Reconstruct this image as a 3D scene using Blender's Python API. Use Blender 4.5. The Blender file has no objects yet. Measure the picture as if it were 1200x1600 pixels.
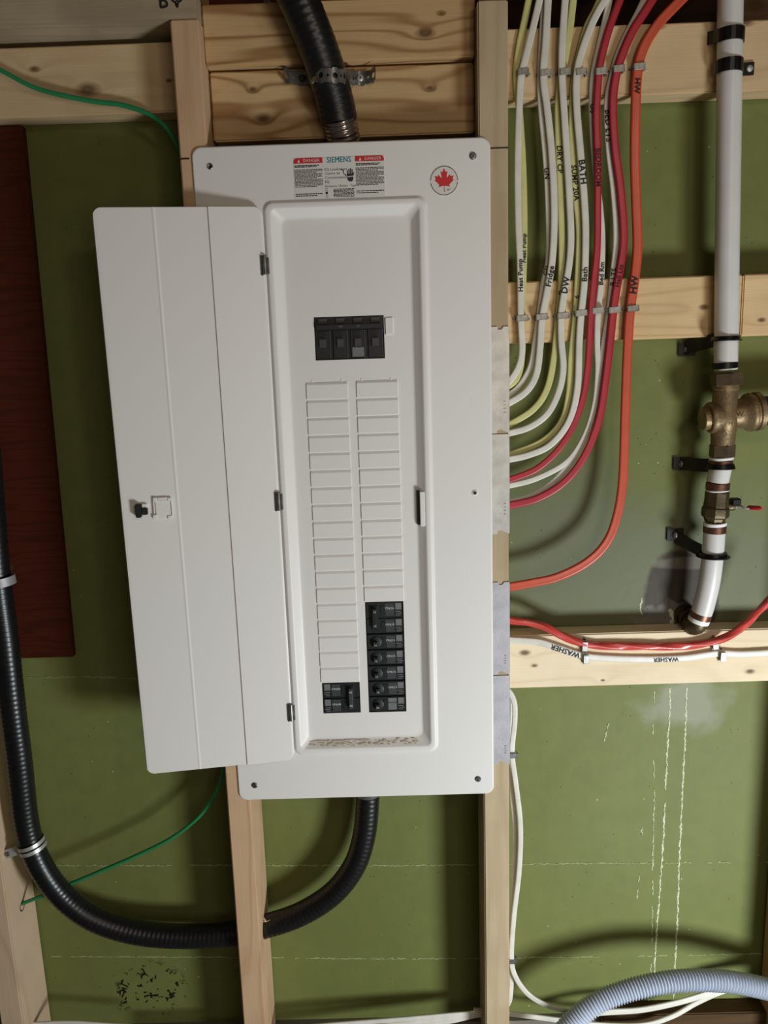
import bpy, bmesh, math, random
from mathutils import Vector, Matrix
from mathutils.geometry import tessellate_polygon
random.seed(7)
SC = bpy.context.scene
COL = SC.collection
V = Vector

# ------------------------------------------------------------------ camera
CAM = V((.2554, -1.1056, -.2954))
_a, _b, _c = .1895, -.0106, -.0326
_ca, _sa, _cb, _sb, _cc, _sc = math.cos(_a), math.sin(_a), math.cos(_b), math.sin(_b), math.cos(_c), math.sin(_c)
FWD = V((_sb*_ca, _cb*_ca, -_sa)); _r = V((_cb, -_sb, 0)); _u = _r.cross(FWD)
RT = _r*_cc + _u*_sc; UP = -_r*_sc + _u*_cc
cd = bpy.data.cameras.new('camera'); cam = bpy.data.objects.new('camera', cd); COL.objects.link(cam)
cam.matrix_world = Matrix(((RT.x, UP.x, -FWD.x, CAM.x), (RT.y, UP.y, -FWD.y, CAM.y), (RT.z, UP.z, -FWD.z, CAM.z), (0, 0, 0, 1)))
cd.sensor_fit = 'VERTICAL'; cd.sensor_height = 32; cd.lens = 32*1200/1600; cd.clip_start = .02
SC.camera = cam

# ------------------------------------------------------------------ world, lights, exposure
w = bpy.data.worlds.new('world'); SC.world = w; w.use_nodes = True
w.node_tree.nodes['Background'].inputs[0].default_value = (1.0, .90, .76, 1)
w.node_tree.nodes['Background'].inputs[1].default_value = .045

def area(name, loc, target, size, power, col):
    l = bpy.data.lights.new(name, 'AREA'); l.size = size; l.energy = power; l.color = col
    l.shape = 'DISK'
    o = bpy.data.objects.new(name, l); COL.objects.link(o); o.location = loc
    o.rotation_euler = (V(target)-V(loc)).to_track_quat('-Z', 'Y').to_euler()
    return o
area('window_daylight', (1.22, -1.02, -1.36), (.50, .1, -.95), .36, 22, (.89, .955, 1.0))
area('ceiling_lamp', (.95, -1.5, .33), (.3, .1, -.3), .22, 2.0, (1.0, .86, .68))
area('room_fill', (.75, -1.9, -.35), (.35, .1, -.4), .9, 4.6, (1.0, .84, .70))
SC.view_settings.view_transform = 'Standard'; SC.view_settings.look = 'None'
SC.view_settings.exposure = 0.0; SC.view_settings.gamma = 1.0
SC.view_settings.use_curve_mapping = False

# ------------------------------------------------------------------ helpers
def P(x, y, Y=0.0):
    """point of the plane at depth Y that the photograph's pixel (1200x1600) looks at"""
    d = FWD + RT*((x-600)/1200) + UP*((800-y)/1200)
    return CAM + d*((Y-CAM.y)/d.y)

WP = {}
def setp(o, world, parent):
    WP[o.name] = V(world)
    if parent is not None:
        o.parent = parent; o.location = V(world) - WP[parent.name]
    else:
        o.location = world

def tag(o, label=None, cat=None, group=None, kind=None):
    if label: o['label'] = label
    if cat: o['category'] = cat
    if group: o['group'] = group
    if kind: o['kind'] = kind
    return o

def thing(name, loc, label, cat, group=None):
    o = bpy.data.objects.new(name, None); COL.objects.link(o); o.empty_display_size = .02
    setp(o, loc, None)
    return tag(o, label, cat, group)

def mesh(name, vs, fs, mat, parent=None, center=True, smooth=True, angle=35, bevel=0, segs=2):
    vs = [V(v) for v in vs]
    if center:
        lo = V((min(v[i] for v in vs) for i in range(3))); hi = V((max(v[i] for v in vs) for i in range(3)))
        c = (lo+hi)/2
    else: c = V((0, 0, 0))
    me = bpy.data.meshes.new(name)
    me.from_pydata([v-c for v in vs], [], fs)
    bm = bmesh.new(); bm.from_mesh(me)
    bmesh.ops.recalc_face_normals(bm, faces=bm.faces)
    if bevel:
        ed = [e for e in bm.edges if len(e.link_faces) == 2 and e.calc_face_angle(0) > .5]
        bmesh.ops.bevel(bm, geom=ed, offset=bevel, segments=segs, affect='EDGES', clamp_overlap=True)
    bm.to_mesh(me); bm.free()
    if smooth:
        me.polygons.foreach_set('use_smooth', [True]*len(me.polygons))
        me.set_sharp_from_angle(angle=math.radians(angle))
    me.materials.append(mat)
    o = bpy.data.objects.new(name, me); COL.objects.link(o)
    setp(o, c, parent)
    return o

def boxvf(x0, x1, y0, y1, z0, z1):
    vs = [V((x, y, z)) for x in (x0, x1) for y in (y0, y1) for z in (z0, z1)]
    fs = [(0, 1, 3, 2), (4, 6, 7, 5), (0, 4, 5, 1), (2, 3, 7, 6), (0, 2, 6, 4), (1, 5, 7, 3)]
    return vs, fs
def box(name, x0, x1, y0, y1, z0, z1, mat, parent=None, bevel=.0004, segs=1, center=True):
    vs, fs = boxvf(x0, x1, y0, y1, z0, z1)
    return mesh(name, vs, fs, mat, parent, bevel=bevel, segs=segs, center=center)
def join(parts):
    vs, fs = [], []
    for v, f in parts:
        n = len(vs); vs += v; fs += [tuple(i+n for i in q) for q in f]
    return vs, fs
def orient(vf, origin, ex, ey, ez):
    """local box coordinates -> world frame"""
    v, f = vf
    return [V(origin)+ex*p.x+ey*p.y+ez*p.z for p in v], f

def catmull(pts, n=8):
    pts = [V(p) for p in pts]
    q = [pts[0]*2-pts[1]] + pts + [pts[-1]*2-pts[-2]]
    out = []
    for i in range(1, len(q)-2):
        p0, p1, p2, p3 = q[i-1:i+3]
        for k in range(n):
            t = k/n
            out.append(.5*((2*p1)+(p2-p0)*t+(2*p0-5*p1+4*p2-p3)*t*t+(3*p1-p0-3*p2+p3)*t**3))
    out.append(pts[-1])
    return out
def resample(pts, step):
    out = [pts[0]]; acc = 0
    for a, b in zip(pts, pts[1:]):
        L = (b-a).length
        if L < 1e-9: continue
        d = step-acc
        while d <= L:
            out.append(a+(b-a)*(d/L)); d += step
        acc = L-(d-step)
    out.append(pts[-1])
    if len(out) > 2 and (out[-1]-out[-2]).length < step*.3: out.pop(-2)
    return out

def sweep(path, prof, ref=V((0, 1, 0))):
    """prof(i, s) -> list of (a, b): a in the wall's plane, b along the depth"""
    vs, fs = [], []; s = 0; n = None
    for i, p in enumerate(path):
        t = (path[min(i+1, len(path)-1)]-path[max(i-1, 0)]).normalized()
        if i: s += (p-path[i-1]).length
        a = ref.cross(t)
        if a.length < .05: a = V((1, 0, 0))
        a.normalize(); b = t.cross(a).normalized()
        ring = prof(i, s); n = len(ring)
        vs += [p+a*u+b*v_ for u, v_ in ring]
    for i in range(len(path)-1):
        for k in range(n):
            fs.append((i*n+k, i*n+(k+1) % n, (i+1)*n+(k+1) % n, (i+1)*n+k))
    fs.append(tuple(range(n))[::-1]); fs.append(tuple((len(path)-1)*n+k for k in range(n)))
    return vs, fs

def circle(r, n=16): return [(r*math.cos(2*math.pi*k/n), r*math.sin(2*math.pi*k/n)) for k in range(n)]
def tube(path, r, n=16): return sweep(path, lambda i, s: circle(r, n))
def lathe(origin, axis, prof, n=24, side=None):
    """prof: list of (distance along axis, radius)"""
    axis = V(axis).normalized()
    a = V((0, 1, 0)).cross(axis)
    if a.length < .1: a = V((1, 0, 0))
    a.normalize()
    b = axis.cross(a)
    vs, fs = [], []
    for h, r in prof:
        for k in range(n):
            th = 2*math.pi*(k+.5)/n
            vs.append(V(origin)+axis*h+(a*math.cos(th)+b*math.sin(th))*max(r, 1e-5))
    for i in range(len(prof)-1):
        for k in range(n):
            fs.append((i*n+k, i*n+(k+1) % n, (i+1)*n+(k+1) % n, (i+1)*n+k))
    fs.append(tuple(range(n))[::-1]); fs.append(tuple((len(prof)-1)*n+k for k in range(n)))
    return vs, fs

# ------------------------------------------------------------------ materials
def newmat(name):
    m = bpy.data.materials.new(name); m.use_nodes = True
    nt = m.node_tree; b = nt.nodes['Principled BSDF']
    return m, nt, b
def lin(c):
    return tuple(((v/255)/12.92 if v/255 <= .04045 else ((v/255+.055)/1.055)**2.4) for v in c)+(1,)
def N(nt, t, **kw):
    n = nt.nodes.new(t)
    for k, v in kw.items():
        if k in ('inp',):
            for kk, vv in v.items(): n.inputs[kk].default_value = vv
        else: setattr(n, k, v)
    return n
def L(nt, a, b): nt.links.new(a, b)
def mixc(nt, fac, c1, c2, mode='MIX'):
    n = nt.nodes.new('ShaderNodeMix'); n.data_type = 'RGBA'; n.blend_type = mode
    for s, v in ((n.inputs[0], fac), (n.inputs[6], c1), (n.inputs[7], c2)):
        if hasattr(v, 'is_output') or isinstance(v, bpy.types.NodeSocket): nt.links.new(v, s)
        else: s.default_value = v
    return n.outputs[2]
def math_(nt, op, a, b=0.0, clamp=False):
    n = nt.nodes.new('ShaderNodeMath'); n.operation = op; n.use_clamp = clamp
    for s, v in ((n.inputs[0], a), (n.inputs[1], b)):
        if isinstance(v, bpy.types.NodeSocket): nt.links.new(v, s)
        else: s.default_value = v
    return n.outputs[0]
def ramp(nt, f, stops):
    n = nt.nodes.new('ShaderNodeValToRGB'); L(nt, f, n.inputs[0])
    e = n.color_ramp.elements
    while len(e) > 1: e.remove(e[-1])
    e[0].position, e[0].color = stops[0][0], stops[0][1]
    for p, c in stops[1:]:
        x = e.new(p); x.color = c
    return n.outputs[0]
W1, K0 = (1, 1, 1, 1), (0, 0, 0, 1)

def plain(name, rgb, rough=.5, metal=0, spec=.5, noise=0, nscale=60, bump=0, bscale=300, coat=0):
    m, nt, b = newmat(name)
    b.inputs['Base Color'].default_value = lin(rgb); b.inputs['Roughness'].default_value = rough
    b.inputs['Metallic'].default_value = metal; b.inputs['Specular IOR Level'].default_value = spec
    b.inputs['Coat Weight'].default_value = coat
    tc = N(nt, 'ShaderNodeTexCoord')
    if noise:
        n = N(nt, 'ShaderNodeTexNoise', inp={'Scale': nscale, 'Detail': 4}); L(nt, tc.outputs['Object'], n.inputs['Vector'])
        c = lin(rgb); d = tuple(max(v*(1-noise), 0) for v in c[:3])+(1,); e = tuple(min(v*(1+noise*.6), 1) for v in c[:3])+(1,)
        L(nt, ramp(nt, n.outputs[0], [(.3, d), (.7, e)]), b.inputs['Base Color'])
    if bump:
        n = N(nt, 'ShaderNodeTexNoise', inp={'Scale': bscale, 'Detail': 3}); L(nt, tc.outputs['Object'], n.inputs['Vector'])
        bp = N(nt, 'ShaderNodeBump', inp={'Strength': bump, 'Distance': .001}); L(nt, n.outputs[0], bp.inputs['Height'])
        L(nt, bp.outputs[0], b.inputs['Normal'])
    return m

def wood(name, light, dark, axis='X', knots=(), strength=.6, scale=1.0, rough=.75, grey=0.0, seed=0.0):
    """knots: (along, across, radius) in the object's own coordinates (x,z)"""
    m, nt, b = newmat(name)
    tc = N(nt, 'ShaderNodeTexCoord')
    mp = N(nt, 'ShaderNodeMapping'); L(nt, tc.outputs['Object'], mp.inputs[0])
    mp.inputs['Location'].default_value = (seed, seed*.7, seed*.3)
    mp.inputs['Scale'].default_value = (.10, 1, 1) if axis == 'X' else (1, 1, .10)
    pos = mp.outputs[0]
    n1 = N(nt, 'ShaderNodeTexNoise', inp={'Scale': 14*scale, 'Detail': 2, 'Roughness': .5}); L(nt, pos, n1.inputs[0])
    kn = None; kd = None
    sep = N(nt, 'ShaderNodeSeparateXYZ'); L(nt, tc.outputs['Object'], sep.inputs[0])
    for (kx, kz, kr) in knots:
        sx, sz = (.55, 1) if axis == 'X' else (1, .55)
        dx = math_(nt, 'MULTIPLY', math_(nt, 'SUBTRACT', sep.outputs[0], kx), sx)
        dz = math_(nt, 'MULTIPLY', math_(nt, 'SUBTRACT', sep.outputs[2], kz), sz)
        dd = math_(nt, 'SQRT', math_(nt, 'ADD', math_(nt, 'MULTIPLY', dx, dx), math_(nt, 'MULTIPLY', dz, dz)))
        g = math_(nt, 'DIVIDE', kr, math_(nt, 'ADD', dd, kr*.5))     # swirl of the rings about the knot
        core = math_(nt, 'SUBTRACT', 1.5, math_(nt, 'DIVIDE', dd, kr*.62), True)
        kn = core if kn is None else math_(nt, 'MAXIMUM', kn, core)
        kd = g if kd is None else math_(nt, 'ADD', kd, g)
    ring = math_(nt, 'MULTIPLY', n1.outputs[0], 38)
    acr = math_(nt, 'MULTIPLY', sep.outputs[2] if axis == 'X' else sep.outputs[0], 150*scale)
    ring = math_(nt, 'ADD', ring, acr)
    if kd is not None: ring = math_(nt, 'ADD', ring, math_(nt, 'MULTIPLY', kd, 7))
    s = math_(nt, 'SINE', ring)
    s = math_(nt, 'MULTIPLY', math_(nt, 'ADD', s, 1), .5)
    s = math_(nt, 'POWER', s, 3.6)
    mp2 = N(nt, 'ShaderNodeMapping'); L(nt, tc.outputs['Object'], mp2.inputs[0])
    mp2.inputs['Scale'].default_value = (.04, 1, 1) if axis == 'X' else (1, 1, .04)
    n2 = N(nt, 'ShaderNodeTexNoise', inp={'Scale': 420, 'Detail': 3}); L(nt, mp2.outputs[0], n2.inputs[0])
    n3 = N(nt, 'ShaderNodeTexNoise', inp={'Scale': 9, 'Detail': 3}); L(nt, tc.outputs['Object'], n3.inputs[0])
    c = mixc(nt, math_(nt, 'MULTIPLY', s, strength), lin(light), lin(dark))
    c = mixc(nt, math_(nt, 'MULTIPLY', n2.outputs[0], .35*strength+.1), c, lin(dark))
    gl = tuple(v*.86 for v in lin(light)[:3])+(1,)
    c = mixc(nt, math_(nt, 'MULTIPLY', ramp(nt, n3.outputs[0], [(.42, K0), (.62, W1)]), .35+grey), c, mixc(nt, .5, gl, lin(dark)))
    if kn is not None:
        c = mixc(nt, math_(nt, 'MULTIPLY', kn, .85, True), c, lin((88, 60, 36)))
    L(nt, c, b.inputs['Base Color']); b.inputs['Roughness'].default_value = rough
    b.inputs['Specular IOR Level'].default_value = .25
    bp = N(nt, 'ShaderNodeBump', inp={'Strength': .25, 'Distance': .001}); L(nt, math_(nt, 'ADD', s, n2.outputs[0]), bp.inputs['Height'])
    L(nt, bp.outputs[0], b.inputs['Normal'])
    return m

M = {}
M['panel'] = plain('white powder-coated steel', (226, 223, 217), .42, 0, .5, bump=.05, bscale=900)
M['panel_in'] = plain('dark steel inside', (40, 40, 40), .6, .3)
M['black_plastic'] = plain('black plastic', (26, 28, 29), .42, 0, .5, bump=.15, bscale=500)
M['black_deep'] = plain('deep black plastic', (10, 11, 12), .5)
M['black_mid'] = plain('dark grey plastic', (58, 60, 61), .45, noise=.2, nscale=200)
M['grey_print'] = plain('grey print', (112, 114, 112), .5, noise=.35, nscale=700)
M['white_print'] = plain('white ink', (205, 207, 205), .6)
M['steel'] = plain('galvanised steel', (140, 140, 136), .36, .8, noise=.35, nscale=120)
M['steel_bright'] = plain('bright zinc', (196, 195, 188), .42, .6, noise=.22, nscale=45, bump=.1)
M['steel_grey'] = plain('grey zinc plate', (176, 173, 176), .5, .45, noise=.16, nscale=40, bump=.1)
M['screw'] = plain('dull zinc screw', (128, 128, 124), .38, .8, noise=.3, nscale=300)
M['black_steel'] = plain('black painted steel', (17, 17, 18), .36, .2, noise=.4, nscale=120)
M['black_pvc'] = plain('black conduit jacket', (20, 20, 21), .33, 0, .5, noise=.3, nscale=120, bump=.08, bscale=600)
M['white_pipe'] = plain('white plastic pipe', (212, 210, 206), .36, 0, .5, noise=.05, nscale=20)
M['white_ring'] = plain('white plastic ring', (235, 235, 232), .4)
M['brass'] = plain('aged bronze', (134, 112, 80), .46, .55, .5, noise=.28, nscale=60, bump=.5, bscale=260)
M['brass_dark'] = plain('tarnished brass', (88, 76, 52), .45, .55, noise=.35, nscale=70, bump=.4)
M['nut'] = plain('brown brass nut', (124, 106, 84), .36, .7, noise=.2, nscale=80)
M['staple_bright'] = plain('bright staple steel', (158, 158, 153), .42, .65, noise=.25, nscale=150)
M['core'] = plain('brownish steel spiral', (150, 136, 126), .3, .9)
M['copper'] = plain('copper crimp ring', (122, 84, 68), .4, .8, noise=.3, nscale=120)
M['blue_black'] = plain('dark blue rubber pipe', (34, 40, 50), .6)
M['red_grip'] = plain('red vinyl grip', (190, 40, 45), .45)
M['cable_white'] = plain('white cable jacket', (214, 210, 198), .42, 0, .5, noise=.09, nscale=50)
M['cable_yellow'] = plain('pale yellow cable jacket', (200, 196, 128), .42, noise=.09, nscale=50)
M['cable_red'] = plain('dark red cable jacket', (168, 26, 44), .38, noise=.10, nscale=50)
M['cable_orange'] = plain('orange red cable jacket', (196, 76, 48), .36, noise=.08, nscale=50)
M['cable_coral'] = plain('coral red cable jacket', (202, 70, 62), .30, noise=.08, nscale=50, coat=.3)
M['wire_green'] = plain('green wire', (34, 128, 78), .45, noise=.1, nscale=50)
M['hose_grey'] = plain('blue grey corrugated hose', (178, 186, 200), .5, noise=.06)
M['ink'] = plain('black marker ink', (18, 16, 20), .7)
M['ink_red'] = plain('marker ink on red', (70, 8, 14), .7)
M['print_red'] = plain('red print', (196, 34, 40), .5)
M['print_teal'] = plain('teal print', (20, 122, 138), .5)
M['print_black'] = plain('black print', (38, 38, 40), .6)
M['sticker'] = plain('label film', (214, 210, 202), .4)
M['dirt'] = plain('tan plaster dust', (208, 196, 176), .9, noise=.2, nscale=120)
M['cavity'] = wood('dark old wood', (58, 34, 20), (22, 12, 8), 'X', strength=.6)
M['rim_red'] = wood('dark red-brown plywood', (92, 44, 22), (48, 20, 10), 'X', strength=.6)
M['chips'] = plain('pale splinters', (206, 176, 128), .8)
M['chalk'] = plain('white mineral deposit', (206, 212, 178), .9, noise=.2, nscale=300, bump=.5, bscale=800)
M['seam'] = plain('green form seam', (150, 160, 110), .8, noise=.25, nscale=200)
M['pit'] = plain('dark pit', (20, 22, 12), 1)

def wall_material():
    m, nt, b = newmat('green painted concrete')
    tc = N(nt, 'ShaderNodeTexCoord'); o = tc.outputs['Object']
    sep = N(nt, 'ShaderNodeSeparateXYZ'); L(nt, o, sep.inputs[0])
    def noise(s, d=3, vec=o, r=.5):
        n = N(nt, 'ShaderNodeTexNoise', inp={'Scale': s, 'Detail': d, 'Roughness': r}); L(nt, vec, n.inputs[0]); return n.outputs[0]
    c = mixc(nt, ramp(nt, noise(2.2, 4), [(.35, K0), (.7, W1)]), lin((104, 110, 56)), lin((117, 123, 68)))
    c = mixc(nt, math_(nt, 'MULTIPLY', ramp(nt, noise(34, 5), [(.4, K0), (.75, W1)]), .25), c, lin((84, 96, 48)))
    def blob(px, py, rx, rz, soft, nz, ns):
        q = P(px, py, .092)
        dx = math_(nt, 'DIVIDE', math_(nt, 'SUBTRACT', sep.outputs[0], q.x), rx)
        dz = math_(nt, 'DIVIDE', math_(nt, 'SUBTRACT', sep.outputs[2], q.z), rz)
        d = math_(nt, 'SQRT', math_(nt, 'ADD', math_(nt, 'MULTIPLY', dx, dx), math_(nt, 'MULTIPLY', dz, dz)))
        d = math_(nt, 'ADD', d, math_(nt, 'MULTIPLY', math_(nt, 'SUBTRACT', noise(ns, 5), .5), nz))
        return math_(nt, 'DIVIDE', math_(nt, 'SUBTRACT', 1.0, d), soft, True)
    # grey worn zone about the pipe, the dark damp patch, the pale patch under the band
    c = mixc(nt, math_(nt, 'MULTIPLY', blob(1050, 890, .36, .15, .5, 1.1, 7), .70), c, lin((112, 116, 96)))
    c = mixc(nt, math_(nt, 'MULTIPLY', blob(860, 800, .17, .14, .6, 1.4, 9), .45), c, lin((104, 108, 88)))
    c = mixc(nt, math_(nt, 'MULTIPLY', blob(1062, 938, .066, .085, .12, .5, 22), .97), c, mixc(nt, noise(40, 6), lin((40, 32, 27)), lin((84, 74, 66))))
    c = mixc(nt, math_(nt, 'MULTIPLY', blob(1050, 965, .066, .03, .3, 1.6, 45), .7), c, lin((128, 128, 118)))
    c = mixc(nt, math_(nt, 'MULTIPLY', blob(1075, 880, .06, .012, .3, .5, 30), .6), c, lin((128, 124, 108)))
    c = mixc(nt, math_(nt, 'MULTIPLY', blob(1072, 1100, .085, .055, .5, 1.3, 20), .65), c, lin((150, 152, 134)))
    # paint chipped to dark holes low on the left
    vo = N(nt, 'ShaderNodeTexVoronoi', feature='DISTANCE_TO_EDGE', inp={'Scale': 75})
    wv = N(nt, 'ShaderNodeTexNoise', inp={'Scale': 30}); L(nt, o, wv.inputs[0])
    vm = N(nt, 'ShaderNodeMixRGB', inp={'Fac': .04}); L(nt, o, vm.inputs[1]); L(nt, wv.outputs[1], vm.inputs[2]); L(nt, vm.outputs[0], vo.inputs['Vector'])
    crack = math_(nt, 'LESS_THAN', vo.outputs['Distance'], .16)
    crack = math_(nt, 'MULTIPLY', crack, math_(nt, 'GREATER_THAN', noise(70, 3), .56))
    ch = math_(nt, 'MULTIPLY', crack, blob(235, 1545, .07, .07, .3, .9, 18))
    # sparse pinholes and splashes
    v2 = N(nt, 'ShaderNodeTexVoronoi', inp={'Scale': 75}); L(nt, o, v2.inputs['Vector'])
    pin = math_(nt, 'MULTIPLY', math_(nt, 'LESS_THAN', v2.outputs['Distance'], .09), math_(nt, 'GREATER_THAN', noise(22, 3), .56))
    dark = math_(nt, 'MAXIMUM', ch, math_(nt, 'MULTIPLY', pin, .6))
    c = mixc(nt, dark, c, lin((24, 26, 14)))
    v3 = N(nt, 'ShaderNodeTexVoronoi', inp={'Scale': 46}); L(nt, o, v3.inputs['Vector'])
    sp = math_(nt, 'MULTIPLY', math_(nt, 'LESS_THAN', v3.outputs['Distance'], .05), math_(nt, 'GREATER_THAN', noise(14, 3), .56))
    c = mixc(nt, sp, c, lin((186, 190, 150)))
    mps = N(nt, 'ShaderNodeMapping'); L(nt, o, mps.inputs[0]); mps.inputs['Scale'].default_value = (.12, 1, 1)
    scr = ramp(nt, noise(240, 4, mps.outputs[0], .7), [(.66, K0), (.72, W1)])
    c = mixc(nt, math_(nt, 'MULTIPLY', math_(nt, 'MULTIPLY', scr, ramp(nt, noise(6, 3), [(.5, K0), (.65, W1)])), .3), c, lin((160, 166, 122)))
    L(nt, c, b.inputs['Base Color']); b.inputs['Roughness'].default_value = .62; b.inputs['Specular IOR Level'].default_value = .3
    h = math_(nt, 'SUBTRACT', math_(nt, 'ADD', noise(60, 5), math_(nt, 'MULTIPLY', noise(8, 2), 2)), math_(nt, 'MULTIPLY', dark, 3))
    bp = N(nt, 'ShaderNodeBump', inp={'Strength': .3, 'Distance': .0015}); L(nt, h, bp.inputs['Height']); L(nt, bp.outputs[0], b.inputs['Normal'])
    return m
M['wall'] = wall_material()
M['concrete'] = plain('grey concrete floor', (120, 114, 104), .85, noise=.2, nscale=8)
M['ceiling'] = wood('dark subfloor plywood', (92, 70, 50), (50, 34, 22), 'X')

# ------------------------------------------------------------------ setting
WY = .092
wall = box('wall_back', -1.3, 1.7, WY, .34, -1.46, .155, M['wall'], None, bevel=0, center=False); tag(wall, kind='structure')
foot = box('trim_1', -1.3, 1.7, .078, .34, -1.75, -1.46, M['concrete'], None, bevel=0); tag(foot, kind='structure')
o = box('floor', -1.3, 1.7, -3.2, .34, -1.80, -1.75, M['concrete'], None, bevel=0); tag(o, kind='structure')
o = box('ceiling', -1.3, 1.7, -.9, .36, .42, .45, M['ceiling'], None, bevel=0); tag(o, kind='structure')  # unseen subfloor overhead, added to keep the joist space dark
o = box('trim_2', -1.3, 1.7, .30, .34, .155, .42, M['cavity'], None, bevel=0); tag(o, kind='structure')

# seams left in the concrete and mineral runs, raised from the paint
def ragged(name, pts, width, gap, mat, step=.004, thick=.0012, jit=.0009):
    path = resample(catmull(pts, 6), step); parts = []
    on = True
    for a, b_ in zip(path, path[1:]):
        if random.random() < .25: on = random.random() > gap
        if not on: continue
        t = (b_-a).normalized(); s = V((t.z, 0, -t.x))
        wa = width*random.uniform(.35, 1.0); off = s*random.uniform(-jit, jit)
        c1 = a+off-t*step*.2; c2 = b_+off+t*step*.2
        th = thick*random.uniform(.5, 1)
        vs = [c1+s*wa/2, c1-s*wa/2, c2-s*wa/2, c2+s*wa/2, c1+s*wa/4+V((0, -th, 0)), c1-s*wa/4+V((0, -th, 0)), c2-s*wa/4+V((0, -th, 0)), c2+s*wa/4+V((0, -th, 0))]
        parts.append((vs, [(4, 5, 6, 7), (0, 4, 7, 3), (1, 2, 6, 5), (0, 1, 5, 4), (2, 3, 7, 6)]))
    vs, fs = join(parts)
    o = mesh(name, vs, fs, mat, wall, smooth=False); tag(o, kind='stuff'); return o
def wpts(l): return [P(x, y, WY) for x, y in l]
ragged('form_seam', wpts([(60, 1352), (380, 1352), (640, 1352), (900, 1349), (1200, 1347)]), .0028, .18, M['seam'])
ragged('form_seam', wpts([(80, 1494), (400, 1496), (640, 1498), (900, 1495), (1200, 1490)]), .0028, .18, M['seam'])
ragged('form_seam', wpts([(45, 1058), (140, 1058), (220, 1060)]), .003, .4, M['seam'])
ragged('mineral_run', wpts([(1047, 1075), (1046, 1110), (1040, 1220), (1035, 1330), (1027, 1440), (1022, 1520)]), .0036, .03, M['chalk'])
ragged('mineral_run', wpts([(1073, 1075), (1071, 1130), (1068, 1200), (1062, 1320), (1058, 1440), (1052, 1560)]), .0036, .03, M['chalk'])
ragged('mineral_run', wpts([(1022, 1080), (1020, 1150), (1022, 1240), (1020, 1340), (1018, 1480), (1012, 1590)]), .0022, .3, M['chalk'])
ragged('mineral_run', wpts([(1003, 1290), (1000, 1350), (994, 1410)]), .0022, .5, M['chalk'])
ragged('mineral_run', wpts([(950, 1130), (938, 1190), (932, 1250)]), .0022, .7, M['chalk'])
ragged('mineral_run', wpts([(1003, 935), (1000, 950), (1003, 960)]), .0035, .1, M['chalk'])
ragged('mineral_run', wpts([(1047, 952), (1051, 965), (1049, 978)]), .008, .05, M['chalk'])

# ------------------------------------------------------------------ lumber
pine, pined = (216, 190, 148), (176, 142, 98)
def lumber(name, x0, x1, y0, y1, z0, z1, label, cat, axis='X', light=pine, dark=pined, knots=(), lean=0, grp=None, **kw):
    c = V(((x0+x1)/2, (y0+y1)/2, (z0+z1)/2))
    ks = [(k.x-c.x, k.z-c.z, r) for k, r in knots]
    m = wood(name+' wood', light, dark, axis, ks, seed=random.uniform(0, 5), **kw)
    vs, fs = boxvf(x0, x1, y0, y1, z0, z1)
    for v in vs: v.x += lean*(v.z-c.z)
    o = mesh(name, vs, fs, m, None, bevel=.002, segs=2)
    return tag(o, label, cat, grp)
SX = (-.0195, .0185)
lumber('wall_stud', SX[0], SX[1], .003, .089, -1.74, .1575, 'pale pink-tinged pine stud behind the left edge of the electrical panel', 'stud', 'Z',
       (204, 172, 136), (176, 132, 96), lean=.0035, strength=.35, grey=.1)
lumber('wall_stud', .3868, .4268, .003, .089, -1.74, .167, 'grey-tan pine stud along the right edge of the electrical panel', 'stud', 'Z',
       (190, 172, 140), (158, 134, 100), strength=.3, grey=.25)
lumber('wall_stud', -.430, -.392, 0, .089, -1.74, .152, 'far left pine stud that the black conduit is strapped to', 'stud', 'Z',
       (206, 180, 150), (170, 138, 108), strength=.3)
lumber('wall_stud', .889, .927, 0, .089, -1.74, .156, 'far right stud at the frame edge beside the grey hose', 'stud', 'Z',
       (190, 150, 96), (140, 100, 56), strength=.3)
lumber('top_plate', -.9, .0205, -.002, .089, .158, .190, 'weathered grey lumber plate lying across the top left studs', 'plank', 'X',
       (176, 160, 132), (132, 116, 90), strength=.25, grey=.4)
lumber('top_plate', -.9, .0205, -.004, .089, .1905, .228, 'tan upper plate on top of the weathered grey plate', 'plank', 'X', (206, 170, 122), (170, 130, 86), strength=.3)
BF = .052
lumber('blocking_board', -.392, SX[0]+.001, BF, .090, .0606, .150, 'pine board between the two left studs under the green wire', 'board', 'X', (208, 184, 144), (172, 142, 102),
       [(P(137, 140, BF), .013), (P(54, 108, BF), .006), (P(264, 126, BF), .004)], strength=.3)
lumber('blocking_board', .4272, .888, BF, .090, .0606, .1503, 'top right pine board crossed by the upper row of cable staples', 'board', 'X', pine, pined,
       [(P(1166, 34, BF), .008), (P(1030, 40, BF), .006)], strength=.35)
lumber('blocking_board', .4272, .773, BF, .090, -.2708, -.1838, 'middle right pine board crossed by the lower row of cable staples', 'board', 'X', (228, 198, 150), pined,
       [(P(1100, 480, BF), .006)], strength=.35)
lumber('blocking_board', .7745, .888, BF, .090, -.2712, -.1838, 'short pine board right of the white pipe at mid height', 'board', 'X', (228, 198, 152), pined,
       [(P(1190, 500, BF), .005)], strength=.3)
lumber('blocking_board', .4272, .888, BF, .090, -.812, -.7235, 'lower right pale pine board carrying the coral and white cables', 'board', 'X', (238, 222, 190), (206, 176, 132),
       [(P(1172, 1049, BF), .006), (P(820, 1020, BF), .007), (P(835, 1040, BF), .004), (P(942, 1063, BF), .003)], strength=.25)
lumber('blocking_board', .0212, .3862, .027, .065, .1085, .184, 'upper pine board between the studs above the panel', 'board', 'X', (206, 174, 126), (150, 110, 68),
       [(P(665, 51, .025), .010), (P(690, 20, .025), .004)], strength=1.0, scale=1.2)
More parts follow.
